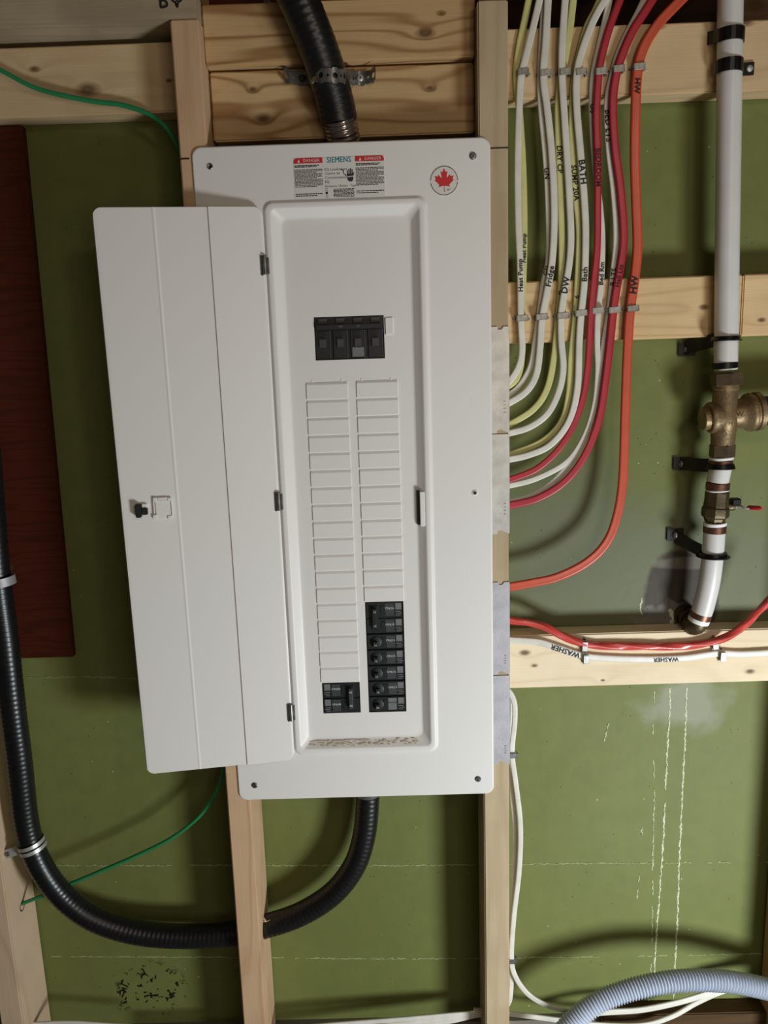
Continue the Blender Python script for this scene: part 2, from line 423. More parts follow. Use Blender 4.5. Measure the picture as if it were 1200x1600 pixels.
lumber('blocking_board', .0235, .3862, .040, .078, .0165, .1055, 'knotty pine board directly above the panel behind the steel strap', 'board', 'X', (208, 178, 130), (152, 114, 72),
       [(P(412, 186, .04), .010), (P(672, 138, .04), .006), (P(395, 140, .04), .006)], strength=1.0, scale=1.2)
o = lumber('rim_board', -.02, .395, .10, .12, .157, .42, 'dark red-brown board in the gap above the upper pine board', 'board', 'X', (96, 44, 24), (50, 20, 10), strength=.4)
lumber('rough_beam', .795, .98, .16, .28, .156, .235, 'rough brown beam end at the top right corner behind the pipe', 'beam', 'X', (138, 112, 84), (70, 52, 38), [(P(1180, 10, .16), .02)], strength=.6)
q0, q1 = P(37, 200, .084), P(116, 1025, .084)
m_ply = wood('red-brown stained plywood', (78, 31, 14), (50, 18, 8), 'X', [(.075, -.25, .010), (.01, .33, .012)], strength=.55, scale=2.2, rough=.5)
vs, fs = boxvf(-.62, 0, .080, .0915, q1.z, .058)
for v in vs:
    if v.x == 0: v.x = q0.x if v.z > -.3 else q1.x
tag(mesh('plywood_sheet', vs, fs, m_ply, None, bevel=.0008), 'dark red-brown plywood sheet on the green wall left of the open door', 'plywood')
lumber('brown_board', .60, .888, .060, .0915, -1.62, -1.437, 'dark brown board at the wall foot under the grey hose', 'board', 'X', (78, 56, 30), (46, 32, 16), strength=.4)

# marker lines and writing on the lumber
FONT = {}
def text_vf(s, bold=0.0):
    k = (s, bold)
    if k not in FONT:
        cu = bpy.data.curves.new('t', 'FONT'); cu.body = s; cu.align_x = 'CENTER'; cu.align_y = 'CENTER'; cu.resolution_u = 2
        cu.offset = bold; cu.space_character = 1.06
        ob = bpy.data.objects.new('t', cu); COL.objects.link(ob)
        dg = bpy.context.evaluated_depsgraph_get(); me = ob.evaluated_get(dg).to_mesh()
        FONT[k] = ([v.co.copy() for v in me.vertices], [tuple(p.vertices) for p in me.polygons])
        ob.evaluated_get(dg).to_mesh_clear(); bpy.data.objects.remove(ob); bpy.data.curves.remove(cu)
    return FONT[k]
def text(name, s, c, right, up, size, mat, parent, sx=1.0, bold=0.0):
    v, f = text_vf(s, bold)
    if not v: return None
    right = V(right).normalized(); up = V(up).normalized()
    vs = [V(c)+right*p.x*size*sx+up*p.y*size for p in v]
    return mesh(name, vs, f, mat, parent, smooth=False)
X_, Z_ = V((1, 0, 0)), V((0, 0, 1))
plate = bpy.data.objects['top_plate']; st = [bpy.data.objects[n] for n in ('wall_stud', 'wall_stud.001', 'wall_stud.002')]
text('marker_writing', 'BΨ', P(268, 3, -.0035)+V((0, 0, .001)), X_, Z_, .026, M['ink'], plate, .9, .008)
q = P(289, 247, -.001); box('marker_line', q.x-.007, q.x+.005, .0022, .004, q.z-.0009, q.z+.0009, M['ink'], st[0], bevel=0)
q = P(784, 230, -.001); box('marker_line', .402, .4268, .0022, .004, q.z-.0007, q.z+.0007, M['ink'], st[1], bevel=0)
# hole bored in the far left stud for the green wire
q = P(37, 1425, .03)
vs, fs = lathe((-.3925, .045, q.z), (1, 0, 0), [(0, .009), (.0008, .0085), (.0009, .0072), (0.0003, .006)], 14); mesh('bored_hole', vs, fs, M['pit'], st[2])
for yy in (.004, .089-.006): pass

# ------------------------------------------------------------------ electrical panel
PW, PH = .4024, .9648
panel = thing('electrical_panel', (PW/2, .045, -PH), 'white steel breaker panel with its door swung open to the left, fixed between two studs', 'electrical panel')
def rrect(x0, x1, z0, z1, r, y, n=8):
    pts = []
    for cx, cz, a0 in ((x1-r, z1-r, 0), (x0+r, z1-r, 90), (x0+r, z0+r, 180), (x1-r, z0+r, 270)):
        for k in range(n+1):
            a = math.radians(a0+90*k/n); pts.append(V((cx+r*math.cos(a), y, cz+r*math.sin(a))))
    return pts
def loops_mesh(loops):
    n = len(loops[0]); vs = [p for l in loops for p in l]; fs = []
    for i in range(len(loops)-1):
        for k in range(n): fs.append((i*n+k, i*n+(k+1) % n, (i+1)*n+(k+1) % n, (i+1)*n+k))
    return vs, fs
IP = .007
A = (.0937, .3140, -.8875, -.0735)
def ins(r, d, e=None):
    return (r[0]+d, r[1]-d, r[2]+d, r[3]-d)
out = (0, PW, -PH, 0)
lo = [rrect(*out, .013, .0026), rrect(*out, .013, .0016), rrect(*ins(out, .0007), .0127, .0006), rrect(*ins(out, .0024), .011, 0),
      rrect(*ins(A, -.003), .014, 0), rrect(*ins(A, -.0012), .0125, -.0008), rrect(*ins(A, .0012), .0115, -.0028), rrect(*ins(A, .003), .010, -.0034),
      rrect(*ins(A, .0075), .009, -.0034), rrect(*ins(A, .0095), .008, -.0026), rrect(*ins(A, .0112), .0075, -.0006),
      rrect(*ins(A, .0195), .010, .0058), rrect(*ins(A, .0215), .0095, IP-.0003), rrect(*ins(A, .024), .009, IP),
      rrect(*ins(A, .033), .0001, IP)]
G = ins(A, .033)
opens = [(.1535, .2521, -.2866, -.2269), (.2103, .2683, -.8250, -.6464), (.1392, .1974, -.8246, -.7741)]
xs = sorted({G[0], G[1]} | {v for o_ in opens for v in o_[:2]}); zs = sorted({G[2], G[3]} | {v for o_ in opens for v in o_[2:]})
gv = [V((x, IP, z)) for z in zs for x in xs]; gf = []
for j in range(len(zs)-1):
    for i in range(len(xs)-1):
        cx, cz = (xs[i]+xs[i+1])/2, (zs[j]+zs[j+1])/2
        if any(a < cx < b_ and c_ < cz < d for a, b_, c_, d in opens): continue
        gf.append((j*len(xs)+i, j*len(xs)+i+1, (j+1)*len(xs)+i+1, (j+1)*len(xs)+i))
parts = [loops_mesh(lo), (gv, gf)]
for a, b_, c_, d in opens:
    rim = [V((a, IP, c_)), V((b_, IP, c_)), V((b_, IP, d)), V((a, IP, d))]
    parts.append((rim+[p+V((0, .0022, 0)) for p in rim], [(0, 4, 5, 1), (1, 5, 6, 2), (2, 6, 7, 3), (3, 7, 4, 0)]))
vs, fs = join(parts)
cover = mesh('cover', vs, fs, M['panel'], panel, angle=50)
# enclosure
parts = [boxvf(.0192, .3862, .086, .0885, -.953, -.012), boxvf(.0192, .0207, .0112, .086, -.953, -.012), boxvf(.3847, .3862, .0112, .086, -.953, -.012),
         boxvf(.0192, .3862, .0112, .086, -.0135, -.012), boxvf(.0192, .3862, .0112, .086, -.953, -.9515)]
vs, fs = join(parts); mesh('enclosure', vs, fs, M['panel_in'], panel)
# dust on the lower ledge of the recess
parts = []
for k in range(190):
    x = random.uniform(.118, .235 if k < 130 else .285); t = random.uniform(0, 1)
    z = -.8875+.0115+t*.0075; y = -.0012+t*.0062
    r_ = random.uniform(.0006, .0026)
    ring = [V((x+r_*1.7*math.cos(a_), y-.0006+.7*r_*.35*math.sin(a_), z+r_*.45*math.sin(a_))) for a_ in [math.pi*2*i/7 for i in range(7)]]
    parts.append((ring+[V((x, y-.0009, z))], [(i, (i+1) % 7, 7) for i in range(7)]))
vs, fs = join(parts); tag(mesh('plaster_dust', vs, fs, M['dirt'], panel), 'tan plaster dust on the lower ledge', kind='stuff')

# twist-out fillers
def filler(x0, x1, zt, h=.0254):
    y = IP; p = .0017
    v = [V((x0, y, zt-.0006)), V((x1, y, zt-.0006)), V((x1, y, zt-h+.0004)), V((x0, y, zt-h+.0004)),
         V((x0+.0008, y-p*.25, zt-.0012)), V((x1-.0008, y-p*.25, zt-.0012)),
         V((x0+.0006, y-p, zt-.0046)), V((x1-.0006, y-p, zt-.0046)), V((x1-.0006, y-p, zt-h+.0010)), V((x0+.0006, y-p, zt-h+.0010))]
    f = [(0, 1, 5, 4), (4, 5, 7, 6), (6, 7, 8, 9), (9, 8, 2, 3), (0, 4, 6, 9, 3), (1, 2, 8, 7, 5), (0, 3, 2, 1)]
    return v, f
fz = -.3163
vs, fs = filler(.1381, .1975, fz)
f0 = mesh('filler_plate', vs, fs, M['panel'], panel, angle=20)
base = WP[f0.name]
for col, x0, n in ((0, .1381, 18), (1, .2098, 13)):
    for k in range(n):
        if col == 0 and k == 0: continue
        c = f0.copy(); COL.objects.link(c); setp(c, base+V((x0-.1381, 0, -.0254*k+(.0004 if col else 0))), panel)
for x in (.147, .189, .2178, .2596):
    vs, fs = lathe((x, IP+.0002, fz+.0008), (0, -1, 0), [(0, .0018), (.0007, .0014), (.0009, .0002)], 10); mesh('rivet_dimple', vs, fs, M['panel'], panel)

# breakers
def part_box(name, x0, x1, y0, y1, z0, z1, m, par, bevel=.0005): return box(name, x0, x1, y0, y1, z0, z1, M[m], par, bevel)
o = opens[0]; mb = part_box('main_breaker', o[0]+.0004, o[1]-.0004, .010, .075, o[2]+.0004, o[3]-.0004, 'black_plastic', panel)
pw = (o[1]-o[0])/4
for k in range(4):
    x = o[0]+pw*k
    part_box('pole_housing', x+.0016, x+pw-.0012, .0070, .011, o[2]+.002, o[3]-.0185, 'black_plastic', mb)
    part_box('pole_slot', x+.0050, x+.0150, .0060, .0075, o[3]-.027, o[3]-.0205, 'black_deep', mb, .0002)
    part_box('toggle', x+.0062, x+.0165, .0028, .0075, o[2]+.0175, o[2]+.0300, 'black_mid', mb, .0012)
    part_box('upper_plate', x+.0060, x+.0185, .0072, .011, o[3]-.0095, o[3]-.0022, 'black_mid', mb)
    part_box('pole_ridge', x+pw-.0038, x+pw-.0022, .0060, .0075, o[2]+.002, o[3]-.019, 'black_mid', mb, .0002)
part_box('handle_tie', o[0]+.0035, o[1]-.0025, .0015, .0075, o[3]-.0185, o[3]-.0108, 'black_plastic', mb, .0012)
for k, s in ((1, '200'), (2, '200')):
    text('rating_text', s, (o[0]+pw*k+.013, .0013, o[3]-.0142), X_, Z_, .0035, M['grey_print'], mb)
part_box('grey_label', o[0]+2*pw+.0035, o[0]+3*pw-.0045, .0064, .0072, o[2]+.0035, o[2]+.0165, 'grey_print', mb, .0001)
tag(part_box('slide_tab', .2540, .2650, .0052, .0078, -.2535, -.2305, 'panel', panel, .0006))
part_box('tab_slot', .2528, .2541, .0068, .0074, -.2535, -.2310, 'black_deep', panel, 0)

def pole(par, x0, x1, zt, h, flip=False, double=False, rating='15', grey=False, shift=0.0):
    W_ = x1-x0
    U = (lambda u: x1-u*W_) if flip else (lambda u: x0+u*W_)
    def bx(n, u0, u1, y0, y1, v0, v1, m, bev=.0003):
        a, b_ = sorted((U(u0+shift), U(u1+shift))); return part_box(n, a, b_, y0, y1, zt-h*v1, zt-h*v0, m, par, bev)
    bx('pole_case', .02-shift, .97-shift, .0078, .0105, .05, .95, 'black_plastic')
    bx('slot', .40, .49, .0070, .0079, .24, .66, 'black_deep', .0001)
    if not double:
        vs, fs = lathe((U(.25+shift), .0085, zt-h*.50), (0, -1, 0), [(0, h*.34), (.0016, h*.34), (.0022, h*.28)], 16); mesh('toggle_collar', vs, fs, M['black_deep'], par)
        bx('toggle', .18, .29, .0015, .0080, .42, .80, 'black_plastic', .0008)
        text('rating_text', rating, (U(.235+shift), .0012, zt-h*.64), X_, Z_, .0042, M['white_print'], par)
    bx('inspection_plate', .52, .75, .0073, .0079, .12, .88, 'grey_print' if grey else 'black_mid', .0001)
    text('on_text', 'ON|'+rating, (U(.635+shift), .0070, zt-h*.42), X_, Z_, .0046, M['white_print' if not grey else 'print_black'], par)
    bx('print_patch', .79-shift, .95-shift, .0073, .0079, .10, .50, 'grey_print', .0001)
    for k, (u0, u1) in enumerate(((.79, .93), (.82, .96), (.80, .92))):
        bx('print_line', u0-shift, u1-shift, .0072, .0079, .60+k*.11, .64+k*.11, 'grey_print', 0)
bz = opens[1][3]-.0004
bx0, bx1 = opens[1][0]+.0004, opens[1][1]-.0004
p_ = .02540
def breaker(x0, x1, zt, n, **kw):
    h = p_*n-.0007
    b_ = part_box('circuit_breaker', x0, x1, .0095, .062, zt-h, zt-.0002, 'black_plastic', panel)
    for k in range(n): pole(b_, x0, x1, zt-p_*k, p_, double=(n == 2), **kw)
    if n == 2:
        W_ = x1-x0; u = .24; xc = (x1-u*W_) if kw.get('flip') else x0+u*W_
        part_box('toggle_well', xc-.0052, xc+.0052, .0064, .0079, zt-.045, zt-.0055, 'black_deep', b_)
        part_box('tie_handle', xc-.0032, xc+.0032, .0005, .0070, zt-.0415, zt-.0085, 'black_plastic' if not kw.get('flip') else 'black_mid', b_, .0012)
        for z in (zt-.014, zt-.036): text('rating_text', '15' if not kw.get('flip') else '40', (xc, .0003, z), Z_*-1 if 0 else X_, Z_, .0044, M['white_print'], b_)
    return b_
breaker(bx0, bx1, bz, 2, rating='15')
for k in range(5): breaker(bx0, bx1, bz-p_*(2+k), 1, rating='15' if k < 4 else '20', grey=(k == 4), shift=.02 if k == 3 else 0)
breaker(opens[2][0]+.0004, opens[2][1]-.0004, opens[2][3]-.0002, 2, flip=True, rating='40')

# catch on the right slope of the recess
q = P(652, 766, 0)
part_box('door_catch', .2965, .3035, -.0032, .0040, -.530, -.4785, 'panel', panel, .0008)
part_box('catch_slot', .2925, .2966, .0030, .0078, -.529, -.4775, 'black_deep', panel, 0)
# screws
def screw(par, x, z, y=0.0, r=.0048, m='screw'):
    vs, fs = lathe((x, y, z), (0, -1, 0), [(0, r), (.0010, r), (.0022, r*.72), (.0023, r*.3), (.0012, r*.26), (.0012, .0001)], 18)
    s = mesh('screw', vs, fs, M[m], par)
    a = math.radians(random.uniform(20, 70)); d = V((math.cos(a), 0, math.sin(a))); e = V((-d.z, 0, d.x))
    vs, fs = orient(boxvf(-r*.62, r*.62, 0, .0004, -.0005, .0005), (x, y-.0026, z), d, V((0, 1, 0)), e)
    mesh('screw_slot', vs, fs, M['black_deep'], s)
for x, z in ((.3789, -.0239), (.0262, -.9391), (.3776, -.9385)): screw(panel, x, z)
vs, fs = lathe((.0239, .0002, -.0251), (0, -1, 0), [(0, .0042), (.0006, .0042), (.0012, .0034), (.0008, .0024), (.0002, .0002)], 16)
o = mesh('screw_collar', vs, fs, M['screw'], panel)
vs, fs = lathe((.0247, -.0008, -.0258), (0, -1, 0), [(0, .0019), (.0002, .0018)], 12); mesh('screw_hole', vs, fs, M['black_deep'], o)
vs, fs = lathe((.3770, .0002, -.4831), (0, -1, 0), [(0, .0048), (.0005, .0045), (.0012, .0036), (.0012, .0026), (.0003, .0024)], 18)
o = mesh('grommet', vs, fs, M['panel'], panel)
vs, fs = lathe((.3770, -.0006, -.4831), (0, -1, 0), [(0, .0026), (.0009, .0024)], 14); mesh('grommet_hole', vs, fs, M['black_deep'], o)

# warning label
lab = box('warning_label', .1368, .2595, -.0004, .0002, -.0722, -.0188, M['sticker'], panel, bevel=0)
LY = -.0006
def flat(name, polys, m, par, y=LY):
    vs, fs = [], []
    for poly in polys:
        n = len(vs); vs += [V((x, y, z)) for x, z in poly]
        tri = tessellate_polygon([[V((x, z, 0)) for x, z in poly]])
        fs += [tuple(n+i for i in t) for t in tri]
    return mesh(name, vs, fs, M[m], par, smooth=False)
def rect(x0, x1, z0, z1): return [(x0, z0), (x1, z0), (x1, z1), (x0, z1)]
def header(x0, x1, rl, rr, zt):
    p = []; r = .004
    p += [(x0, zt-.0068), (x1, zt-.0068)]
    p += [(x1-r+r*math.cos(math.radians(a)), zt-r+r*math.sin(math.radians(a))) for a in (0, 30, 60, 90)] if rr else [(x1, zt)]
    p += [(x0+r-r*math.cos(math.radians(a)), zt-r+r*math.sin(math.radians(a))) for a in (90, 60, 30, 0)] if rl else [(x0, zt)]
    return p
cols = [(.1372, .1762), (.1785, .2180), (.2200, .2590)]
flat('red_header', [header(*cols[0], True, False, -.0190)], 'print_red', lab); flat('red_header', [header(*cols[2], False, True, -.0188)], 'print_red', lab)
for (a, b_) in (cols[0], cols[2]):
    text('danger_text', 'DANGER', ((a+b_)/2+.0045, LY-.0002, -.0224), X_, Z_, .0054, M['white_print'], lab, 1.0)
    flat('danger_triangle', [[(a+.0050, -.0245), (a+.0088, -.0245), (a+.0069, -.0205)]], 'white_print', lab, LY-.0002)
text('maker_text', 'SIEMENS', (.1984, LY, -.0228), X_, Z_, .0100, M['print_teal'], lab, .84, 0.0)
mk = bpy.data.objects['maker_text']
me = mk.data; nv = [v.co.copy() for v in me.vertices]; nf = [tuple(p.vertices) for p in me.polygons]; n_ = len(nv)
av, af = [], []
for k in range(5):
    av += [v+V((.00012*(k-2), -.00001*k, 0)) for v in nv]; af += [tuple(i+n_*k for i in f) for f in nf]
me.clear_geometry(); me.from_pydata(av, [], af)
for i, s in enumerate(('EQ Loadcentre', 'Centre de', 'Consommation', 'EQ')):
    v, f = text_vf(s); mx = min(p.x for p in v)
    vs = [V((.1787+(p.x-mx)*.0047, LY, -.0345-i*.0052+p.y*.0047)) for p in v]; mesh('label_text', vs, f, M['print_black'], lab, smooth=False)
v, f = text_vf('Enclosure / Boitier : Type 1'); mx = min(p.x for p in v)
mesh('label_text', [V((.1787+(p.x-mx)*.0038, LY, -.0558+p.y*.0042)) for p in v], f, M['print_black'], lab, smooth=False)
# rows of fine print, too small to read
pol = []
def fine(a, b_, z, th=.0009):
    x = a
    while x < b_-.001:
        wl = min(random.uniform(.0016, .0058), b_-x)
        pol.append(rect(x, x+wl, z-th/2, z+th/2)); x += wl+.0006
for (a, b_) in (cols[0], cols[2]):
    for i, z in enumerate([-.0285, -.0302]): fine(a+.001, b_-.004-.004*i, z, .0012)
    for i in range(13): fine(a+.0005, b_-.0005-(.008 if i in (2, 6, 12) else 0), -.0338-i*.0018)
    for i in range(2): fine(a+.0008, b_-.0008-.008*i, -.0632-i*.0024-(.0015 if a < .2 else 0), .0011)
for i in range(7): fine(.1895, .2178, -.0598-i*.0016)
flat('fine_print', pol, 'print_black', lab)
pol = []
for i, z in enumerate((-.0600, -.0642, -.0684)):
    x0 = .1787; s = .0030
    if i == 1: pol.append(rect(x0, x0+s, z-s/2, z+s/2))
    for r_ in (rect(x0, x0+s, z+s/2-.0003, z+s/2), rect(x0, x0+s, z-s/2, z-s/2+.0003), rect(x0, x0+.0003, z-s/2, z+s/2), rect(x0+s-.0003, x0+s, z-s/2, z+s/2)): pol.append(r_)
flat('check_boxes', pol, 'print_black', lab)
# hand and lightning symbol
hx, hz = .2128, -.0415
hand = [rect(hx-.0042+i*.0021, hx-.0042+i*.0021+.0015, hz, hz+h_) for i, h_ in enumerate((.0050, .0068, .0075, .0062))]
hand.append([(hx-.0044, hz+.0006), (hx+.0037, hz+.0006), (hx+.0042, hz-.0018), (hx-.0044, hz-.0026)])
hand.append([(hx-.0044, hz-.0038), (hx+.0042, hz-.0030), (hx+.0040, hz-.0068), (hx+.0022, hz-.0090), (hx-.0018, hz-.0090), (hx-.0036, hz-.0068)])
hand.append([(hx+.0037, hz+.0004), (hx+.0053, hz+.0030), (hx+.0058, hz+.0022), (hx+.0044, hz-.0022)])
hand.append([(hx-.0128, hz+.0078), (hx-.0082, hz+.0056), (hx-.0086, hz+.0024), (hx-.0062, hz-.0006), (hx-.0072, hz-.0010), (hx-.0098, hz+.0022), (hx-.0094, hz+.0048), (hx-.0130, hz+.0068)])
hand.append([(hx-.0060, hz-.0024), (hx-.0078, hz+.0002), (hx-.0046, hz-.0004)])
flat('shock_symbol', hand, 'print_black', lab)

# round maple leaf sticker
lc = V((.3397, 0, -.0538)); R0 = .0180
vs, fs = lathe((lc.x, .0002, lc.z), (0, -1, 0), [(0, R0+.0012), (.0006, R0+.0012)], 48); leafs = mesh('maple_leaf_sticker', vs, fs, M['sticker'], panel)
half = [(0, 1), (.155, .70), (.20, .675), (.355, .755), (.245, .235), (.30, .20), (.545, .465), (.585, .455), (.63, .335), (.67, .31), (.935, .365), (.85, .09), (.87, .04), (.96, -.005), (.53, -.36), (.51, -.41), (.565, -.575), (.065, -.49), (.025, -.53), (.035, -1.0)]
leaf = half+[(-x, z) for x, z in reversed(half[1:])]
flat('maple_leaf', [[(lc.x+x*.0136, lc.z+.0008+z*.0150) for x, z in leaf]], 'print_red', leafs)
pol = []; a = 0
while a < 360:
    d = random.uniform(3, 8)
    if not (176 < a < 186 or a > 352):
        pol.append([(lc.x+r_*math.cos(math.radians(t_)), lc.z+r_*math.sin(math.radians(t_))) for r_, t_ in ((R0-.0003, a), (R0-.0003, a+d), (R0+.0007, a+d), (R0+.0007, a))])
    a += d+1.3
flat('ring_print', pol, 'print_black', leafs)
flat('ring_print', [rect(lc.x+.0035, lc.x+.0088, lc.z-.0112, lc.z-.0106), rect(lc.x+.0038, lc.x+.0066, lc.z-.0125, lc.z-.0119)], 'print_black', leafs)

# door, swung open
hx0, hy0 = .0925, -.0070
dr = V((-.1275-hx0, -.040-hy0, 0)); DW = dr.length; dr.normalize(); dn = V((dr.y, -dr.x, 0))
if dn.y > 0: dn = -dn
# profile across the door: (distance from hinge, offset towards the viewer)
prof = [(0, 0), (.0015, .0009), (.004, .001), (.0712, .0030), (.0722, .0028), (.0728, .0012), (.0738, .0010), (.0770, .0010), (.1405, .0008), (.1425, .0013), (.1438, .0017), (.1452, .0013), (.1470, .0009), (DW-.004, .001), (DW-.0012, .0008), (DW, -.0006)]
z1, z0, rc = -.0797, -.8932, .0125
vs, fs = [], []
for d, off in prof:
    e = min(d, DW-d); cut = rc-math.sqrt(max(rc*rc-(rc-e)**2, 0)) if e < rc else 0
    top, bot = z1-cut, z0+cut
    zz = [top, top-.0006, top-.0022]+[top-.0022+(bot-top+.0044)*k/8 for k in range(1, 8)]+[bot+.0022, bot+.0006, bot]
    ee = [-.0014, -.0002, 0]+[0]*7+[0, -.0002, -.0014]
    for z, e_ in zip(zz, ee): vs.append(V((hx0, hy0, 0))+dr*d+dn*(off+e_)+V((0, 0, z)))
m_ = len(zz)
# finer sampling at the rounded corners
def dense(prof):
    out_ = []
    for (a, oa), (b_, ob) in zip(prof, prof[1:]):
        out_.append((a, oa)); 
        n_ = max(1, int(round((b_-a)/.0012))) if (a < rc or b_ > DW-rc) and b_-a > .0012 else 1
        if b_-a > .03 and n_ > 1:
            pts_ = [rc*k/10 for k in range(1, 11)]
            for p in pts_:
                q_ = p if a < rc else DW-rc+p-.0001
                if a < q_ < b_: out_.append((q_, oa+(ob-oa)*(q_-a)/(b_-a)))
    out_.append(prof[-1]); return out_
vs, fs = [], []
DP = dense(prof)
for d, off in DP:
    e = min(d, DW-d); cut = rc-math.sqrt(max(rc*rc-(rc-e)**2, 0)) if e < rc else 0
    top, bot = z1-cut, z0+cut
    zz = [top, top-.0006, top-.0022]+[top-.0022+(bot-top+.0044)*k/8 for k in range(1, 8)]+[bot+.0022, bot+.0006, bot]
    ee = [-.0014, -.0002, 0]+[0]*7+[0, -.0002, -.0014]
    for z, e_ in zip(zz, ee): vs.append(V((hx0, hy0, 0))+dr*d+dn*(off+e_)+V((0, 0, z)))
for i in range(len(DP)-1):
    for k in range(m_-1): fs.append((i*m_+k, i*m_+k+1, (i+1)*m_+k+1, (i+1)*m_+k))
nb = len(vs); nfr = len(fs)
vs += [v-dn*.0016 for v in vs[:nb]]
fs += [tuple(nb+i for i in f)[::-1] for f in fs[:nfr]]
edge = [k for k in range(m_)]+[i*m_+m_-1 for i in range(1, len(DP))]+[(len(DP)-1)*m_+k for k in range(m_-2, -1, -1)]+[i*m_ for i in range(len(DP)-2, 0, -1)]
for a, b_ in zip(edge, edge[1:]+edge[:1]): fs.append((a, b_, b_+nb, a+nb))
door = mesh('door', vs, fs, M['panel'], panel, angle=45)
for o_ in (cover, door):
    md = o_.modifiers.new('weighted', 'WEIGHTED_NORMAL'); md.keep_sharp = True
def on_door(px, py):
    """where the photograph's pixel meets the door's face"""
    d = FWD+RT*((px-600)/1200)+UP*((800-py)/1200); o0 = V((hx0, hy0, 0))+dn*.001
    return CAM+d*((o0-CAM).dot(dn)/d.dot(dn))
def door_box(name, pxs, h0, h1, m, par, bevel=.0006):
    a, b_ = on_door(pxs[0], pxs[1]), on_door(pxs[2], pxs[3])
    w_ = abs((b_-a).dot(dr)); c = (a+b_)/2
    vf = orient(boxvf(-w_/2, w_/2, -h1, -h0, -abs(a.z-b_.z)/2, abs(a.z-b_.z)/2), c, -dr, -dn, Z_)
    return mesh(name, vf[0], vf[1], M[m], par, bevel=bevel)
lt = door_box('latch', (212, 787, 223, 807), 0, .010, 'black_plastic', door, .001)
door_box('latch_tongue', (222, 793, 232, 803), 0, .007, 'black_plastic', lt, .0008)
door_box('latch_shaft', (222, 787, 231, 793), 0, .004, 'panel', lt, .0005)
cp = door_box('latch_plate', (242, 781, 269, 809), 0, .0022, 'panel', door, .0009)
for a in ((239, 777, 246, 783), (262, 777, 269, 782), (239, 804, 246, 810), (262, 805, 269, 810)): door_box('plate_clip', a, .001, .0038, 'panel', cp, .0006)
door_box('plate_frame', (239, 782, 242, 806), .0004, .0034, 'panel', cp, .0005)
door_box('plate_frame', (267, 782, 270, 806), .0004, .0034, 'panel', cp, .0005)
door_box('plate_frame', (246, 777, 262, 780), .0004, .0034, 'panel', cp, .0005)
# hinges
for (zt, zb) in ((-.1435, -.1690), (-.4715, -.4985), (-.8000, -.8270)):
    vs, fs = lathe((hx0-.0006, hy0-.0032, zb), (0, 0, 1), [(0, .0026), (.0005, .003), (zt-zb-.0005, .003), (zt-zb, .0026)], 14)
    h_ = mesh('hinge', vs, fs, M['steel'], panel)
    box('hinge_leaf', hx0+.0026, hx0+.0050, hy0-.0045, hy0+.001, zb+.001, zt-.003, M['steel'], h_, .0004)
    box('hinge_gap', hx0-.0062, hx0-.0036, hy0-.0040, hy0-.0010, zb-.001, zt, M['black_mid'], h_, .0003)

# ------------------------------------------------------------------ nail plates on the right stud
def nail_plate(z0_, z1_, m, label, top_notch, bot_notch, x0=.4003):
    x1 = .4272
    pts = [(x0, z0_), ((x0+x1)/2-.004, z0_)]
    if bot_notch: pts += [((x0+x1)/2-.004, z0_+.004), ((x0+x1)/2+.001, z0_+.006), ((x0+x1)/2+.004, z0_+.004)]
    pts += [(x1, z0_), (x1, z1_)]
    if top_notch: pts += [((x0+x1)/2+.006, z1_), ((x0+x1)/2+.003, z1_-.004), ((x0+x1)/2-.002, z1_-.004)]
    pts += [((x0+x1)/2-.003, z1_), (x0, z1_)]
    n = len(pts); vs = [V((x, .0014, z)) for x, z in pts]+[V((x, .0029, z)) for x, z in pts]
    fs = [t for t in tessellate_polygon([[V((x, z, 0)) for x, z in pts]])]
    fs += [tuple(n+i for i in t) for t in fs]+[(i, (i+1) % n, n+(i+1) % n, n+i) for i in range(n)]
    o = mesh('nail_plate', vs, fs, M[m], None, smooth=False); tag(o, label, 'steel plate', 'nail guard plates on the right stud')
    box('plate_flange', .4270, .4280, .0016, .030, z0_+.001, z1_-.001, M[m], o, bevel=.0003)
    for k in range(4):
        z = z0_+.045-k*.0052 if m == 'steel_bright' else z0_+.030-k*.004
        box('stamped_mark', .4195, .4222, .0010, .0014, z, z+.0009, M['screw'], o, bevel=0)
    return o
nail_plate(-.3976, -.2484, 'steel_bright', 'uppermost bright galvanised nail plate beside the panel', True, True)
nail_plate(-.5460, -.3992, 'steel_bright', 'second bright nail plate, just below the uppermost one', False, True)
nail_plate(-.7662, -.6200, 'steel_grey', 'upper of the two dull grey nail plates, at the coral cable', True, True)
nail_plate(-.9150, -.7682, 'steel_grey', 'lowest dull grey nail plate beside the panel foot', False, True)

